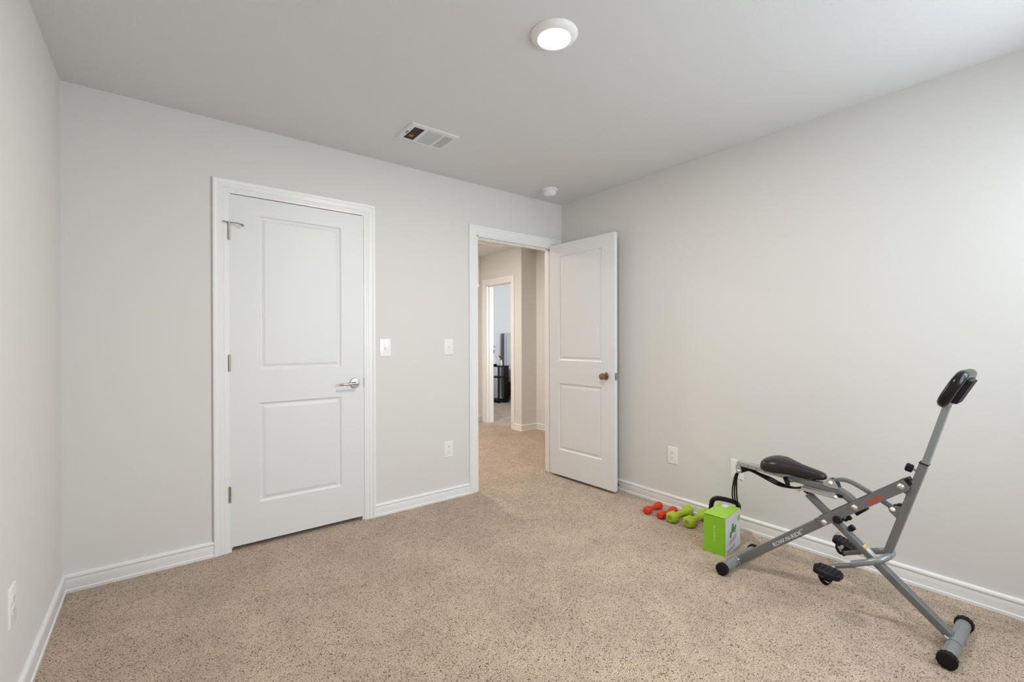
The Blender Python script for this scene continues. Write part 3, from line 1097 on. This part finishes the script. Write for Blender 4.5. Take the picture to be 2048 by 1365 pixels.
# rear clevis with roller, bands, pull handle
for xx in (2.774, 2.822):
    b = NB()
    prism(b, [(-1.842, 0.538), (-1.846, 0.506), (-1.852, 0.499), (-1.862, 0.497), (-1.872, 0.503), (-1.874, 0.514), (-1.868, 0.534)], xx, xx + 0.004, lambda a, c, d: Vector((d, a, c)))
    obj('clevis', b, 'steel_light', mc)
bolt(-1.859, 0.512, 2.774, 0.0085)
b = NB()
lathe(b, (2.778, -1.866, 0.518), (1, 0, 0), [(0, 0.015), (0.044, 0.015)], 20)
bx(b, 2.780, 2.820, -1.892, -1.866, 0.510, 0.532, 0.004)
obj('roller', b, 'black_rubber', mc)
for i, dx in enumerate((-0.013, 0.0, 0.013)):
    b = NB()
    dr = (i - 1) * 0.008
    pts = [(X0 + dx, -2.150, 0.494), (X0 + dx, -2.110, 0.483 - 0.002 * i), (X0 + dx, -2.050, 0.480 + 0.003 * i), (X0 + dx, -2.000, 0.494 + 0.004 * i), (X0 + dx, -1.950, 0.511), (X0 + dx, -1.905, 0.5215),
           (X0 + dx, -1.870, 0.505), (X0 + dx, -1.842, 0.492), (2.83 + dx * 0.6, -1.816 - dr * 0.3, 0.449), (2.93 + dx * 0.4, -1.762 - dr, 0.372), (3.03, -1.712 - dr * 1.6, 0.290), (3.10, -1.682 - dr * 1.6, 0.232), (3.118, -1.672 - dr, 0.218)]
    tube(b, smooth_path(pts, 5), 0.0042, 8)
    obj('resistance_band', b, 'black_rubber', mc)
    b = NB()
    cc = Vector((X0 + dx, -2.142, 0.4850))
    tube(b, [cc + Vector((0.0, 0.010 * math.cos(a) + 0.006, 0.0075 * math.sin(a) - 0.006)) for a in [2 * PI * k / 16 for k in range(16)]], 0.0014, 6, True)
    obj('hook', b, 'chrome', mc)
b = NB()
hp = [(3.125, -1.520, 0.030), (3.125, -1.517, 0.13), (3.125, -1.524, 0.180), (3.125, -1.545, 0.204), (3.125, -1.580, 0.213), (3.125, -1.640, 0.216), (3.122, -1.682, 0.211), (3.121, -1.690, 0.188), (3.120, -1.672, 0.14), (3.120, -1.655, 0.09), (3.120, -1.652, 0.02)]
tube(b, smooth_path(hp, 6), 0.0145, 14)
o = obj('pull_handle', b, 'foam_black', mc)
o['label'] = 'black padded pull handle standing behind the green box'

# handlebar loop
v_ = Vector((0, -0.065, 0.131)).normalized()
hc = Vector((X0, -2.6830, 1.0130))
hw, hh2, cr_ = 0.118, 0.060, 0.042
ring = []
for cx_, cy_, a0 in ((hw - cr_, hh2 - cr_, 0), (-hw + cr_, hh2 - cr_, PI / 2), (-hw + cr_, -hh2 + cr_, PI), (hw - cr_, -hh2 + cr_, 3 * PI / 2)):
    for i in range(9):
        a = a0 + PI / 2 * i / 8
        ring.append(hc + Vector((1, 0, 0)) * (cx_ + cr_ * math.cos(a)) + v_ * (cy_ + cr_ * math.sin(a)))
b = NB()
tube(b, ring, 0.0185, 18, True)
hb = obj('handlebar', b, 'foam_black', mc)
nv = Vector((0, -0.131, -0.065)).normalized()
b = NB()
lathe(b, hc - v_ * 0.088 - nv * 0.0, v_, [(0, 0.014), (0.03, 0.016), (0.05, 0.010)], 16)
obj('handlebar_clamp', b, 'steel_light', mc)
# console in the middle of the loop
b = NB()
RMc = Matrix.Translation(hc + nv * 0.016) @ Matrix(((1, 0, 0), (0, nv.y, v_.y), (0, nv.z, v_.z))).to_4x4()
bx(b, -0.062, 0.062, -0.012, 0.014, -0.052, 0.050, 0.006)
bmesh.ops.transform(b, matrix=RMc, verts=b.verts)
co = obj('console', b, 'black_plastic', mc)
b = NB()
bx(b, -0.060, 0.060, 0.0135, 0.0150, -0.050, 0.048, 0.0005)
bmesh.ops.transform(b, matrix=RMc, verts=b.verts)
obj('console_back', b, 'black_rubber', co)
b = NB()
bx(b, -0.035, 0.035, -0.0135, -0.011, -0.010, 0.035, 0.001)
bmesh.ops.transform(b, matrix=RMc, verts=b.verts)
obj('screen', b, 'picture_grey', co)

# feet
for yy, nm in ((-2.680, 'front_foot'), (-1.843, 'rear_foot')):
    b = NB()
    lathe(b, (2.632, yy, 0.031), (1, 0, 0), [(0, 0.0235), (0.348, 0.0235)], 28)
    ft = obj(nm, b, 'steel_inner', mc)
    for xx, sg in ((2.622, 1), (2.990, -1)):
        b = NB()
        n_ = 48
        rr_ = []
        for d, r in ((0, 0.0), (0, 0.026), (0.003, 0.0305), (0.024, 0.0305), (0.026, 0.0265)):
            if r == 0:
                rr_.append([b.verts.new((xx, yy, 0.031))])
            else:
                rr_.append([b.verts.new((xx + sg * d, yy + math.cos(2 * PI * i / n_) * r * (1 - (0.04 if i % 4 < 2 and r > 0.029 else 0)), 0.031 + math.sin(2 * PI * i / n_) * r * (1 - (0.04 if i % 4 < 2 and r > 0.029 else 0)))) for i in range(n_)])
        for a_, c_ in zip(rr_, rr_[1:]):
            for i in range(n_):
                j = (i + 1) % n_
                if len(a_) == 1:
                    b.faces.new((a_[0], c_[i], c_[j]))
                else:
                    b.faces.new((a_[i], a_[j], c_[j], c_[i]))
        b.faces.new(rr_[-1])
        obj('foot_cap', b, 'black_rubber', ft)
    sgn = 1 if yy < -2 else -1
    b = NB()
    n2 = 14
    arc = [(math.cos(a) * 0.0262, math.sin(a) * 0.0262) for a in [(-0.35 * PI + 1.2 * PI * i / n2) for i in range(n2 + 1)]]
    inn = [(p[0] * 0.9, p[1] * 0.9) for p in arc[::-1]]
    prism(b, arc + inn, X0 - 0.046, X0 + 0.046, lambda a, c, d: Vector((d, yy + sgn * a, 0.031 + c)))
    obj('foot_bracket', b, 'steel_inner', ft)
    for dx in (-0.036, 0.036):
        b = NB()
        dn = Vector((0, sgn * 0.75, 0.66)).normalized()
        lathe(b, Vector((X0 + dx, yy, 0.031)) + dn * 0.024, dn, [(0, 0.0065), (0.006, 0.0065), (0.007, 0.0040), (0.014, 0.0040), (0.014, 0)], 12)
        obj('bolt', b, 'chrome', ft)

# pedal bar and pedals
b = NB()
near = [(2.712, -2.372, 0.2395), (2.713, -2.405, 0.256), (2.718, -2.438, 0.272), (2.735, -2.464, 0.285), (2.765, -2.478, 0.292), (2.800, -2.482, 0.294)]
far = [(2.835, -2.478, 0.292), (2.858, -2.462, 0.285), (2.869, -2.436, 0.273), (2.871, -2.405, 0.260), (2.871, -2.378, 0.247)]
tube(b, smooth_path(near + far, 5), 0.0135, 16)
obj('pedal_bar', b, 'steel_inner', mc)
for pts in ([(2.712, -2.380, 0.236), (2.705, -2.307, 0.206), (2.700, -2.288, 0.199)], [(2.871, -2.385, 0.251), (2.871, -2.300, 0.212), (2.871, -2.294, 0.209)]):
    b = NB()
    tube(b, pts, 0.0100, 14)
    obj('pedal_arm', b, 'steel_grey', mc)
b = NB()
lathe(b, (2.871, -2.297, 0.211), Vector((0, 0.91, -0.42)), [(0, 0.0125), (0.006, 0.0125), (0.006, 0.009), (0.002, 0.008), (0.002, 0)], 16)
obj('arm_cap', b, 'black_rubber', mc)


def pedal(cx_, cy_, cz_, sg, tilt):
    R_ = Matrix.Translation((cx_, cy_, cz_)) @ Matrix.Rotation(tilt, 4, 'X')
    b_ = NB()
    ol = []
    for i in range(28):
        a = 2 * PI * i / 28
        ca, sa = math.cos(a), math.sin(a)
        rx = 0.043 * math.copysign(abs(ca) ** 0.7, ca)
        ry = 0.054 * math.copysign(abs(sa) ** 0.7, sa)
        if i % 4 < 2:
            rx *= 0.96
            ry *= 0.96
        ol.append((rx, ry))
    rings_ = []
    for k_, z_ in ((0.86, -0.013), (0.98, -0.009), (1.0, 0.0), (0.98, 0.009), (0.86, 0.013)):
        rings_.append([b_.verts.new(R_ @ Vector((a * k_, c * k_, z_))) for a, c in ol])
    for a_, c_ in zip(rings_, rings_[1:]):
        for i in range(28):
            b_.faces.new((a_[i], a_[(i + 1) % 28], c_[(i + 1) % 28], c_[i]))
    b_.faces.new(rings_[0][::-1])
    b_.faces.new(rings_[-1])
    po = obj('pedal', b_, 'black_plastic', mc)
    b_ = NB()
    for k_ in range(5):
        q = -0.036 + k_ * 0.018
        v0 = NB()
        bx(b_, -0.030, 0.030, q - 0.003, q + 0.003, 0.011, 0.0145)
    bmesh.ops.transform(b_, matrix=R_, verts=b_.verts)
    obj('tread', b_, 'black_rubber', po)
    b_ = NB()
    bx(b_, -0.020, 0.020, -0.016, 0.012, -0.034, -0.012, 0.004)
    sp_ = [R_ @ Vector((0.0, 0.030, -0.012)), R_ @ Vector((0.0, 0.026, -0.034)), R_ @ Vector((0.0, 0.012, -0.050)), R_ @ Vector((0, -0.004, -0.053)), R_ @ Vector((0, -0.016, -0.036)), R_ @ Vector((0, -0.022, -0.012))]
    bmesh.ops.transform(b_, matrix=R_, verts=b_.verts)
    sweep(b_, smooth_path(sp_, 5), rrect(0.026, 0.0035, 0.0015), False, (1, 0, 0))
    obj('toe_strap', b_, 'black_rubber', po)
    b_ = NB()
    lathe(b_, (cx_, cy_, cz_), (sg, 0, 0), [(0.0, 0.008), (0.070, 0.007)], 14)
    obj('spindle', b_, 'steel_light', po)


pedal(2.628, -2.308, 0.205, 1, 0.10)
pedal(2.948, -2.280, 0.226, -1, 0.35)

# saddle
b = NB()
secs_ = []                                   # (y, half width, z bottom, z top, centre bulge)
raw = [(-1.972, 0.012, 0.566, 0.574), (-1.976, 0.045, 0.554, 0.590), (-1.987, 0.070, 0.546, 0.604), (-2.008, 0.084, 0.542, 0.615), (-2.038, 0.088, 0.542, 0.621), (-2.070, 0.080, 0.545, 0.620),
       (-2.105, 0.058, 0.547, 0.612), (-2.140, 0.042, 0.547, 0.603), (-2.180, 0.034, 0.546, 0.595), (-2.215, 0.030, 0.546, 0.588), (-2.238, 0.026, 0.549, 0.581), (-2.248, 0.015, 0.556, 0.573), (-2.250, 0.003, 0.563, 0.566)]
prof_n = 24
rings = []
for y, w_, z0, z1 in raw:
    rg = []
    zc = z0 + (z1 - z0) * 0.42
    for i in range(prof_n):
        a = 2 * PI * i / prof_n
        ca, sa = math.cos(a), math.sin(a)
        xx = w_ * math.copysign(abs(ca) ** 0.72, ca)
        if sa >= 0:
            zz = zc + (z1 - zc) * abs(sa) ** 0.62 * (1 - 0.10 * (xx / (w_ + 1e-6)) ** 2)
        else:
            zz = zc - (zc - z0) * abs(sa) ** 0.8
        rg.append(b.verts.new((X0 + xx, y, zz)))
    rings.append(rg)
for r0, r1 in zip(rings, rings[1:]):
    for i in range(prof_n):
        b.faces.new((r0[i], r0[(i + 1) % prof_n], r1[(i + 1) % prof_n], r1[i]))
b.faces.new(rings[0])
b.faces.new(rings[-1][::-1])
sd = obj('saddle', b, 'saddle_vinyl', mc, angle=80)
b = NB()
bx(b, 2.786, 2.814, -2.13, -2.03, 0.540, 0.552, 0.002)
obj('saddle_mount', b, 'steel_grey', sd)
b = NB()
bx(b, 2.793, 2.807, -2.205, -2.195, 0.534, 0.552)
obj('saddle_mount', b, 'black_plastic', sd)
b = NB()
kd2 = Vector((-0.35, 0.80, -0.35)).normalized()
lathe(b, (2.783, -2.103, 0.518), kd2, [(-0.006, 0.008), (0.006, 0.008), (0.007, 0.0200), (0.021, 0.0220), (0.025, 0.017), (0.026, 0)], 22)
obj('seat_knob', b, 'black_plastic', mc)
b = NB()
lathe(b, (2.781, -2.110, 0.522), (0, 1, -0.05), [(-0.005, 0.011), (0.012, 0.011)], 16)
obj('knob_collar', b, 'steel_inner', mc)

# lettering
bd = Vector((0, -0.379, 0.325)).normalized()
bu = Vector((0, 0.325, 0.379)).normalized()
p0 = Vector((2.7746, -2.030, 0.1742)) - bu * 0.004
lettering('lettering', 'ROW-N-RIDE', 0.0255, p0, bd, bu, 'white_print', beam, width=0.165, shear=0.12)
lettering('lettering', 'TM', 0.008, p0 + bd * 0.168 + bu * 0.014, bd, bu, 'white_print', beam)
bd2 = Vector((0, -0.319, 0.260)).normalized()
bu2 = Vector((0, 0.260, 0.319)).normalized()
p1 = Vector((2.7692, -2.4200, 0.5060)) - bu2 * 0.006
lettering('logo', 'SUNNY', 0.0175, p1, bd2, bu2, 'red_print', near_plate, width=0.052, shear=0.15, bold=0.0006)
b = NB()
q0 = p1 - bd2 * 0.012


def lp(a, c, d):
    return q0 + bd2 * a + bu2 * c + Vector((d, 0, 0))


for poly in ([(0.000, 0.022), (0.004, 0.020), (0.007, 0.011), (0.012, 0.006), (0.008, 0.004), (0.003, 0.009)],
             [(0.003, -0.002), (0.013, 0.003), (0.016, -0.001), (0.009, -0.006)],
             [(0.007, -0.005), (0.011, -0.004), (0.009, -0.012), (0.006, -0.011)]):
    prism(b, poly, -0.0005, 0.0005, lp)
lathe(b, lp(0.011, 0.0135, -0.0005), (1, 0, 0), [(0, 0.0024), (0.001, 0.0024)], 12)
obj('logo', b, 'red_print', near_plate, smooth=False)


# ------------------------------------------------------------------ dumbbells
def hexpts(r, n=6, rot=PI / 6):
    return [(r * math.cos(2 * PI * i / n + rot), r * math.sin(2 * PI * i / n + rot)) for i in range(n)]


def dumbbell(name, label, cat, group, L, R, ht, hr, m, mcap, round_):
    """axis along x, flat of the head on the floor (z = 0 at the base)"""
    rt = thing(name, label, cat, (0, 0, 0), group)
    zc = R * math.cos(PI / 6)
    for sg in (-1, 1):
        b_ = NB()
        rr_ = []
        xc = sg * (L / 2 - ht / 2)
        for d, k_ in ((-ht / 2, 0.72 if round_ else 0.70), (-ht / 2 + ht * 0.12, 0.86), (-ht / 2 + ht * 0.3, 1.0), (ht / 2 - ht * 0.3, 1.0), (ht / 2 - ht * 0.12, 0.86), (ht / 2, 0.62)):
            pts = []
            for i in range(6):
                a0 = hexpts(R * k_)[i]
                a1 = hexpts(R * k_)[(i + 1) % 6]
                q_ = 0.22 if round_ else 0.10
                pts.append((a0[0] * (1 - q_) + a1[0] * q_, a0[1] * (1 - q_) + a1[1] * q_))
                pts.append((a0[0] * q_ + a1[0] * (1 - q_), a0[1] * q_ + a1[1] * (1 - q_)))
            rr_.append([b_.verts.new((xc + sg * d, a, zc + c)) for a, c in pts])
        for a_, c_ in zip(rr_, rr_[1:]):
            for i in range(12):
                b_.faces.new((a_[i], a_[(i + 1) % 12], c_[(i + 1) % 12], c_[i]))
        b_.faces.new(rr_[0])
        b_.faces.new(rr_[-1])
        hd_ = obj('head', b_, m, rt, angle=50 if round_ else 28)
        b_ = NB()
        lathe(b_, (xc + sg * ht / 2, 0, zc), (sg, 0, 0), [(-0.001, R * 0.36), (0.0006, R * 0.36), (0.0008, R * 0.33), (0.0002, R * 0.30), (0.0002, 0)], 24)
        obj('end_disc', b_, mcap, hd_)
    b_ = NB()
    hl_ = L - 2 * ht
    lathe(b_, (-hl_ / 2, 0, zc), (1, 0, 0), [(-0.004, hr * 1.55), (0.008, hr * 1.35), (0.022, hr * 1.05), (hl_ / 2, hr * 1.0), (hl_ - 0.022, hr * 1.05), (hl_ - 0.008, hr * 1.35), (hl_ + 0.004, hr * 1.55)], 22)
    obj('handle', b_, m, rt, angle=60)
    return rt


def dup(root, loc, rz, label):
    r = root.copy()
    COL.objects.link(r)
    r.location = loc
    r.rotation_euler = (0, 0, rz)
    r['label'] = label
    for ch in root.children:
        c = ch.copy()
        COL.objects.link(c)
        c.parent = r
        for g in ch.children:
            d = g.copy()
            COL.objects.link(d)
            d.parent = c
    return r


rd = dumbbell('dumbbell', 'small orange-red dumbbell lying farthest from the green box, nearest the open door', 'dumbbell', 'orange-red dumbbells', 0.185, 0.030, 0.050, 0.0145, 'red_neoprene', 'red_neoprene', True)
rd.location = (3.094, -1.110, 0.0)
rd.rotation_euler = (0, 0, 0.03)
dup(rd, (3.094, -1.222, 0.0), -0.04, 'small orange-red dumbbell lying against the first lime dumbbell')
gd = dumbbell('dumbbell', 'lime green hex dumbbell lying beside the orange-red dumbbells', 'dumbbell', 'lime green dumbbells', 0.242, 0.041, 0.060, 0.0190, 'green_neoprene', 'green_dark', False)
gd.location = (3.122, -1.302, 0.0)
dup(gd, (3.138, -1.412, 0.0), 0.02, 'lime green hex dumbbell nearest to the green box and half behind it')

# ------------------------------------------------------------------ green box
th = 0.1317
BU = Vector((math.cos(th), math.sin(th), 0))
BV = Vector((-math.sin(th), math.cos(th), 0))
BN = Vector((2.835, -1.756, 0))
bw, bdp, bh = 0.236, 0.118, 0.209
bxr = thing('cardboard_box', 'bright green and white cardboard dumbbell box standing by the rear foot of the machine', 'box', BN + BU * bw / 2 + BV * bdp / 2)


def bp_(u, v, z):
    return BN + BU * u + BV * v + Vector((0, 0, z))


def quadbox(name, u0, u1, v0, v1, z0, z1, m, parent=bxr, zt=None):
    b_ = NB()
    vs = [b_.verts.new(bp_(u, v, z)) for z in (z0, z1) for u, v in ((u0, v0), (u1, v0), (u1, v1), (u0, v1))]
    for f in ((3, 2, 1, 0), (4, 5, 6, 7), (0, 1, 5, 4), (1, 2, 6, 5), (2, 3, 7, 6), (3, 0, 4, 7)):
        b_.faces.new([vs[i] for i in f])
    return obj(name, b_, m, parent, smooth=False)


carton = quadbox('carton', 0, bw, 0, bdp, 0, bh, 'box_green')
fp = quadbox('front_panel', 0.004, bw, -0.0008, 0.0, 0, bh - 0.001, 'box_white')
# lid flap, slightly lifted
b = NB()
nu, nv2 = 8, 6
g = []
for i in range(nu + 1):
    row = []
    for j in range(nv2 + 1):
        u, v = bw * i / nu, bdp * j / nv2
        z = bh + 0.0015 + 0.006 * math.sin(PI * (1 - i / nu) * 0.5) * (0.4 + 0.6 * (j / nv2)) * 0.8
        u2 = u - 0.002
        row.append((u2, v - 0.001, z))
    g.append(row)
tv = [[b.verts.new(bp_(*q)) for q in row] for row in g]
bv2 = [[b.verts.new(bp_(q[0], q[1], q[2] - 0.0012)) for q in row] for row in g]
for i in range(nu):
    for j in range(nv2):
        b.faces.new((tv[i][j], tv[i + 1][j], tv[i + 1][j + 1], tv[i][j + 1]))
        b.faces.new((bv2[i][j], bv2[i][j + 1], bv2[i + 1][j + 1], bv2[i + 1][j]))
for i in range(nu):
    b.faces.new((tv[i][0], bv2[i][0], bv2[i + 1][0], tv[i + 1][0]))
    b.faces.new((tv[i][nv2], tv[i + 1][nv2], bv2[i + 1][nv2], bv2[i][nv2]))
for j in range(nv2):
    b.faces.new((tv[0][j], tv[0][j + 1], bv2[0][j + 1], bv2[0][j]))
    b.faces.new((tv[nu][j], bv2[nu][j], bv2[nu][j + 1], tv[nu][j + 1]))
lid = obj('lid', b, 'box_green_top', bxr)
b = NB()
vs = [b.verts.new(bp_(u, v, z)) for z in (bh + 0.0015, bh + 0.0048) for u, v in ((0.178, 0.055), (0.222, 0.055), (0.222, 0.088), (0.178, 0.088))]
for f in ((3, 2, 1, 0), (4, 5, 6, 7), (0, 1, 5, 4), (1, 2, 6, 5), (2, 3, 7, 6), (3, 0, 4, 7)):
    b.faces.new([vs[i] for i in f])
obj('shipping_label', b, 'white_sticker', lid, smooth=False)
# printed dumbbell picture on the white side


def fpt(a, c, d):
    return bp_(a, d, c)


b = NB()
def bar(bm_, a0, c0, a1, c1, w, d=-0.0014):
    dd = Vector((a1 - a0, c1 - c0)).normalized()
    pn = Vector((-dd.y, dd.x)) * w / 2
    P_ = [(a0 - pn.x, c0 - pn.y), (a1 - pn.x, c1 - pn.y), (a1 + pn.x, c1 + pn.y), (a0 + pn.x, c0 + pn.y)]
    prism(bm_, P_, -0.0008, d, fpt)


bar(b, 0.078, 0.082, 0.088, 0.112, 0.024)
bar(b, 0.094, 0.104, 0.108, 0.124, 0.015)
bar(b, 0.106, 0.116, 0.120, 0.150, 0.024)
bar(b, 0.122, 0.128, 0.138, 0.116, 0.016)
bar(b, 0.144, 0.094, 0.160, 0.134, 0.018)
bar(b, 0.112, 0.106, 0.132, 0.112, 0.016)
obj('picture', b, 'picture_green', fp, smooth=False)
b = NB()
bar(b, 0.196, 0.150, 0.226, 0.172, 0.030)
obj('badge', b, 'picture_lime', fp, smooth=False)
b = NB()
bar(b, 0.060, 0.052, 0.170, 0.072, 0.022)
bar(b, 0.030, 0.014, 0.150, 0.022, 0.016)
obj('picture', b, 'picture_grey', fp, smooth=False)
lettering('lettering', 'DUMBBELLS', 0.017, bp_(-0.0003, 0.064, 0.158), (0, 0, -1), -BV * -1 if False else Vector((0, 0, -1)).cross(BU) * 1.0, 'print_pale', carton, width=0.090)

# ------------------------------------------------------------------ things in the bedroom beyond
ns = thing('nightstand', 'black open nightstand with shelves seen through the far doorway', 'nightstand', (5.60, 4.13, 0))
nx0, nx1, ny0, ny1 = 5.49, 5.735, 4.015, 4.42
for nm, z0, z1 in (('top', 0.690, 0.712), ('shelf', 0.478, 0.494), ('shelf', 0.022, 0.046)):
    b = NB()
    bx(b, nx0 - (0.006 if nm == 'top' else 0), nx1 + (0.006 if nm == 'top' else 0), ny0 - 0.004, ny1, z0, z1, 0.002)
    obj(nm, b, 'black_wood', ns)
for x0, y0 in ((nx0, ny0), (nx0, ny1 - 0.028)):
    b = NB()
    bx(b, x0, x0 + 0.028, y0, y0 + 0.028, 0, 0.69)
    obj('post', b, 'black_wood', ns)
b = NB()
bx(b, nx1 - 0.105, nx1, ny0, ny0 + 0.018, 0.0, 0.69)
bx(b, nx1 - 0.018, nx1, ny0 + 0.018, ny0 + 0.10, 0.0, 0.69)
obj('side_panel', b, 'black_wood', ns)
b = NB()
bx(b, nx0 + 0.004, nx0 + 0.022, 4.262, 4.302, 0.046, 0.478)
obj('back_panel', b, 'brown_panel', ns)

fr = thing('picture_frame', 'small framed picture standing on the black nightstand', 'picture frame', (5.56, 4.24, 0.712))
def frame_box(bm_, a0, a1, z0, z1, d0, d1, bev=0):
    # stands across the line of sight; a runs along (0.62,-0.78)
    ra = Vector((0.80, -0.60, 0))
    na = Vector((-0.60, -0.80, 0))
    o_ = Vector((5.585, 4.345, 0.712))
    vs_ = [bm_.verts.new(o_ + ra * a + na * d + Vector((0, 0, z))) for d in (d0, d1) for a, z in ((a0, z0), (a1, z0), (a1, z1), (a0, z1))]
    for f in ((0, 1, 2, 3), (7, 6, 5, 4), (0, 4, 5, 1), (1, 5, 6, 2), (2, 6, 7, 3), (3, 7, 4, 0)):
        bm_.faces.new([vs_[i] for i in f])
b = NB()
frame_box(b, -0.09, 0.072, 0.0, 0.372, 0.0, 0.012)
obj('mount', b, 'paper', fr, smooth=False)
b = NB()
frame_box(b, -0.09, 0.050, 0.366, 0.378, -0.001, 0.016)
frame_box(b, -0.094, -0.086, 0.0, 0.378, -0.001, 0.016)
obj('frame', b, 'black_wood', fr, smooth=False)
b = NB()
frame_box(b, -0.08, 0.035, 0.245, 0.300, 0.012, 0.0135)
frame_box(b, -0.086, -0.02, 0.04, 0.205, 0.012, 0.0135)
obj('picture', b, 'picture_dark', fr, smooth=False)
tr = thing('tray', 'low dark round tray on top of the nightstand', 'tray', (5.545, 4.235, 0.712))
b = NB()
lathe(b, (5.545, 4.235, 0.712), (0, 0, 1), [(0, 0.040), (0.006, 0.045), (0.030, 0.054), (0.032, 0.051), (0.008, 0.040), (0.0075, 0)], 28)
obj('dish', b, 'black_wood', tr)
b = NB()
lathe(b, (5.545, 4.235, 0.7205), (0, 0, 1), [(0, 0.030), (0.02, 0.034), (0.10, 0.038), (0.13, 0.028), (0.150, 0.020), (0.170, 0.020), (0.172, 0)], 24)
tag(obj('bottle', b, 'ceramic'), 'white bottle standing in the dark tray on the nightstand', 'bottle')
fl = thing('flower_vase', 'small pale vase of red flowers at the nightstand corner', 'vase', (5.622, 4.118, 0.712))
b = NB()
lathe(b, (5.622, 4.118, 0.712), (0, 0, 1), [(0, 0.024), (0.03, 0.032), (0.07, 0.028), (0.10, 0.018), (0.115, 0.022), (0.113, 0.016), (0.02, 0.012), (0.02, 0)], 24)
obj('vase', b, 'ceramic', fl)
for i in range(5):
    b = NB()
    a = 2 * PI * i / 5 + 0.3
    hd_ = Vector((5.622 + 0.035 * math.cos(a), 4.118 + 0.030 * math.sin(a), 0.868 + 0.014 * (i % 3)))
    tube(b, [(5.622, 4.118, 0.80), (5.622 + 0.018 * math.cos(a), 4.118 + 0.015 * math.sin(a), 0.84), hd_], 0.0022, 6)
    obj('stem', b, 'leaf_dark', fl)
    b = NB()
    for k in range(6):
        aa = 2 * PI * k / 6
        m4 = Matrix.Translation(hd_ + Vector((0.010 * math.cos(aa), 0.010 * math.sin(aa), 0.004))) @ Matrix.Diagonal((0.011, 0.011, 0.008, 1))
        bmesh.ops.create_icosphere(b, subdivisions=2, radius=1, matrix=m4)
    obj('flower', b, 'petal_red' if i % 2 == 0 else 'leaf_dark', fl)

bed = thing('bed', 'bed with tall grey headboard and grey blanket right of the nightstand', 'bed', (6.7, 3.4, 0))
b = NB()
bx(b, 5.905, 7.45, 4.385, 4.445, 0.02, 1.352, 0.014, 3)
obj('headboard', b, 'headboard_grey', bed)
b = NB()
for i in range(6):
    bx(b, 5.945 + i * 0.25, 6.175 + i * 0.25, 4.366, 4.390, 0.70, 1.310, 0.012, 3)
obj('upholstery', b, 'headboard_grey', bed)
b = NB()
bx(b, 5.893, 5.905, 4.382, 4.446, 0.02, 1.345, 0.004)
obj('headboard_shaded_edge', b, 'headboard_side_shade', bed)  # thin strip carrying the painted side shade
b = NB()
bx(b, 5.93, 7.43, 2.30, 4.38, 0.08, 0.36, 0.01)
obj('bed_base', b, 'black_wood', bed)
b = NB()
bx(b, 5.92, 7.44, 2.28, 4.36, 0.36, 0.62, 0.05, 4)
obj('mattress', b, 'headboard_grey', bed)
b = NB()
n1_, n2_ = 40, 10
prof_ = [(6.6, 0.655), (6.1, 0.660), (5.95, 0.650), (5.905, 0.625), (5.885, 0.56), (5.880, 0.48), (5.876, 0.40)]
rows = []
for i in range(n1_ + 1):
    y = 2.35 + (4.20 - 2.35) * i / n1_
    w_ = 0.010 * math.sin(i * 1.1)
    rows.append([b.verts.new((px_ - (w_ + 0.01 if pz_ < 0.6 else 0), y, pz_ - (0.02 * math.sin(i * 0.35) if pz_ < 0.45 else 0))) for px_, pz_ in prof_])
for r0, r1 in zip(rows, rows[1:]):
    for j in range(len(prof_) - 1):
        b.faces.new((r0[j], r0[j + 1], r1[j + 1], r1[j]))
bl = obj('blanket', b, 'blanket_grey', bed)
md = bl.modifiers.new('thickness', 'SOLIDIFY')
md.thickness = 0.008
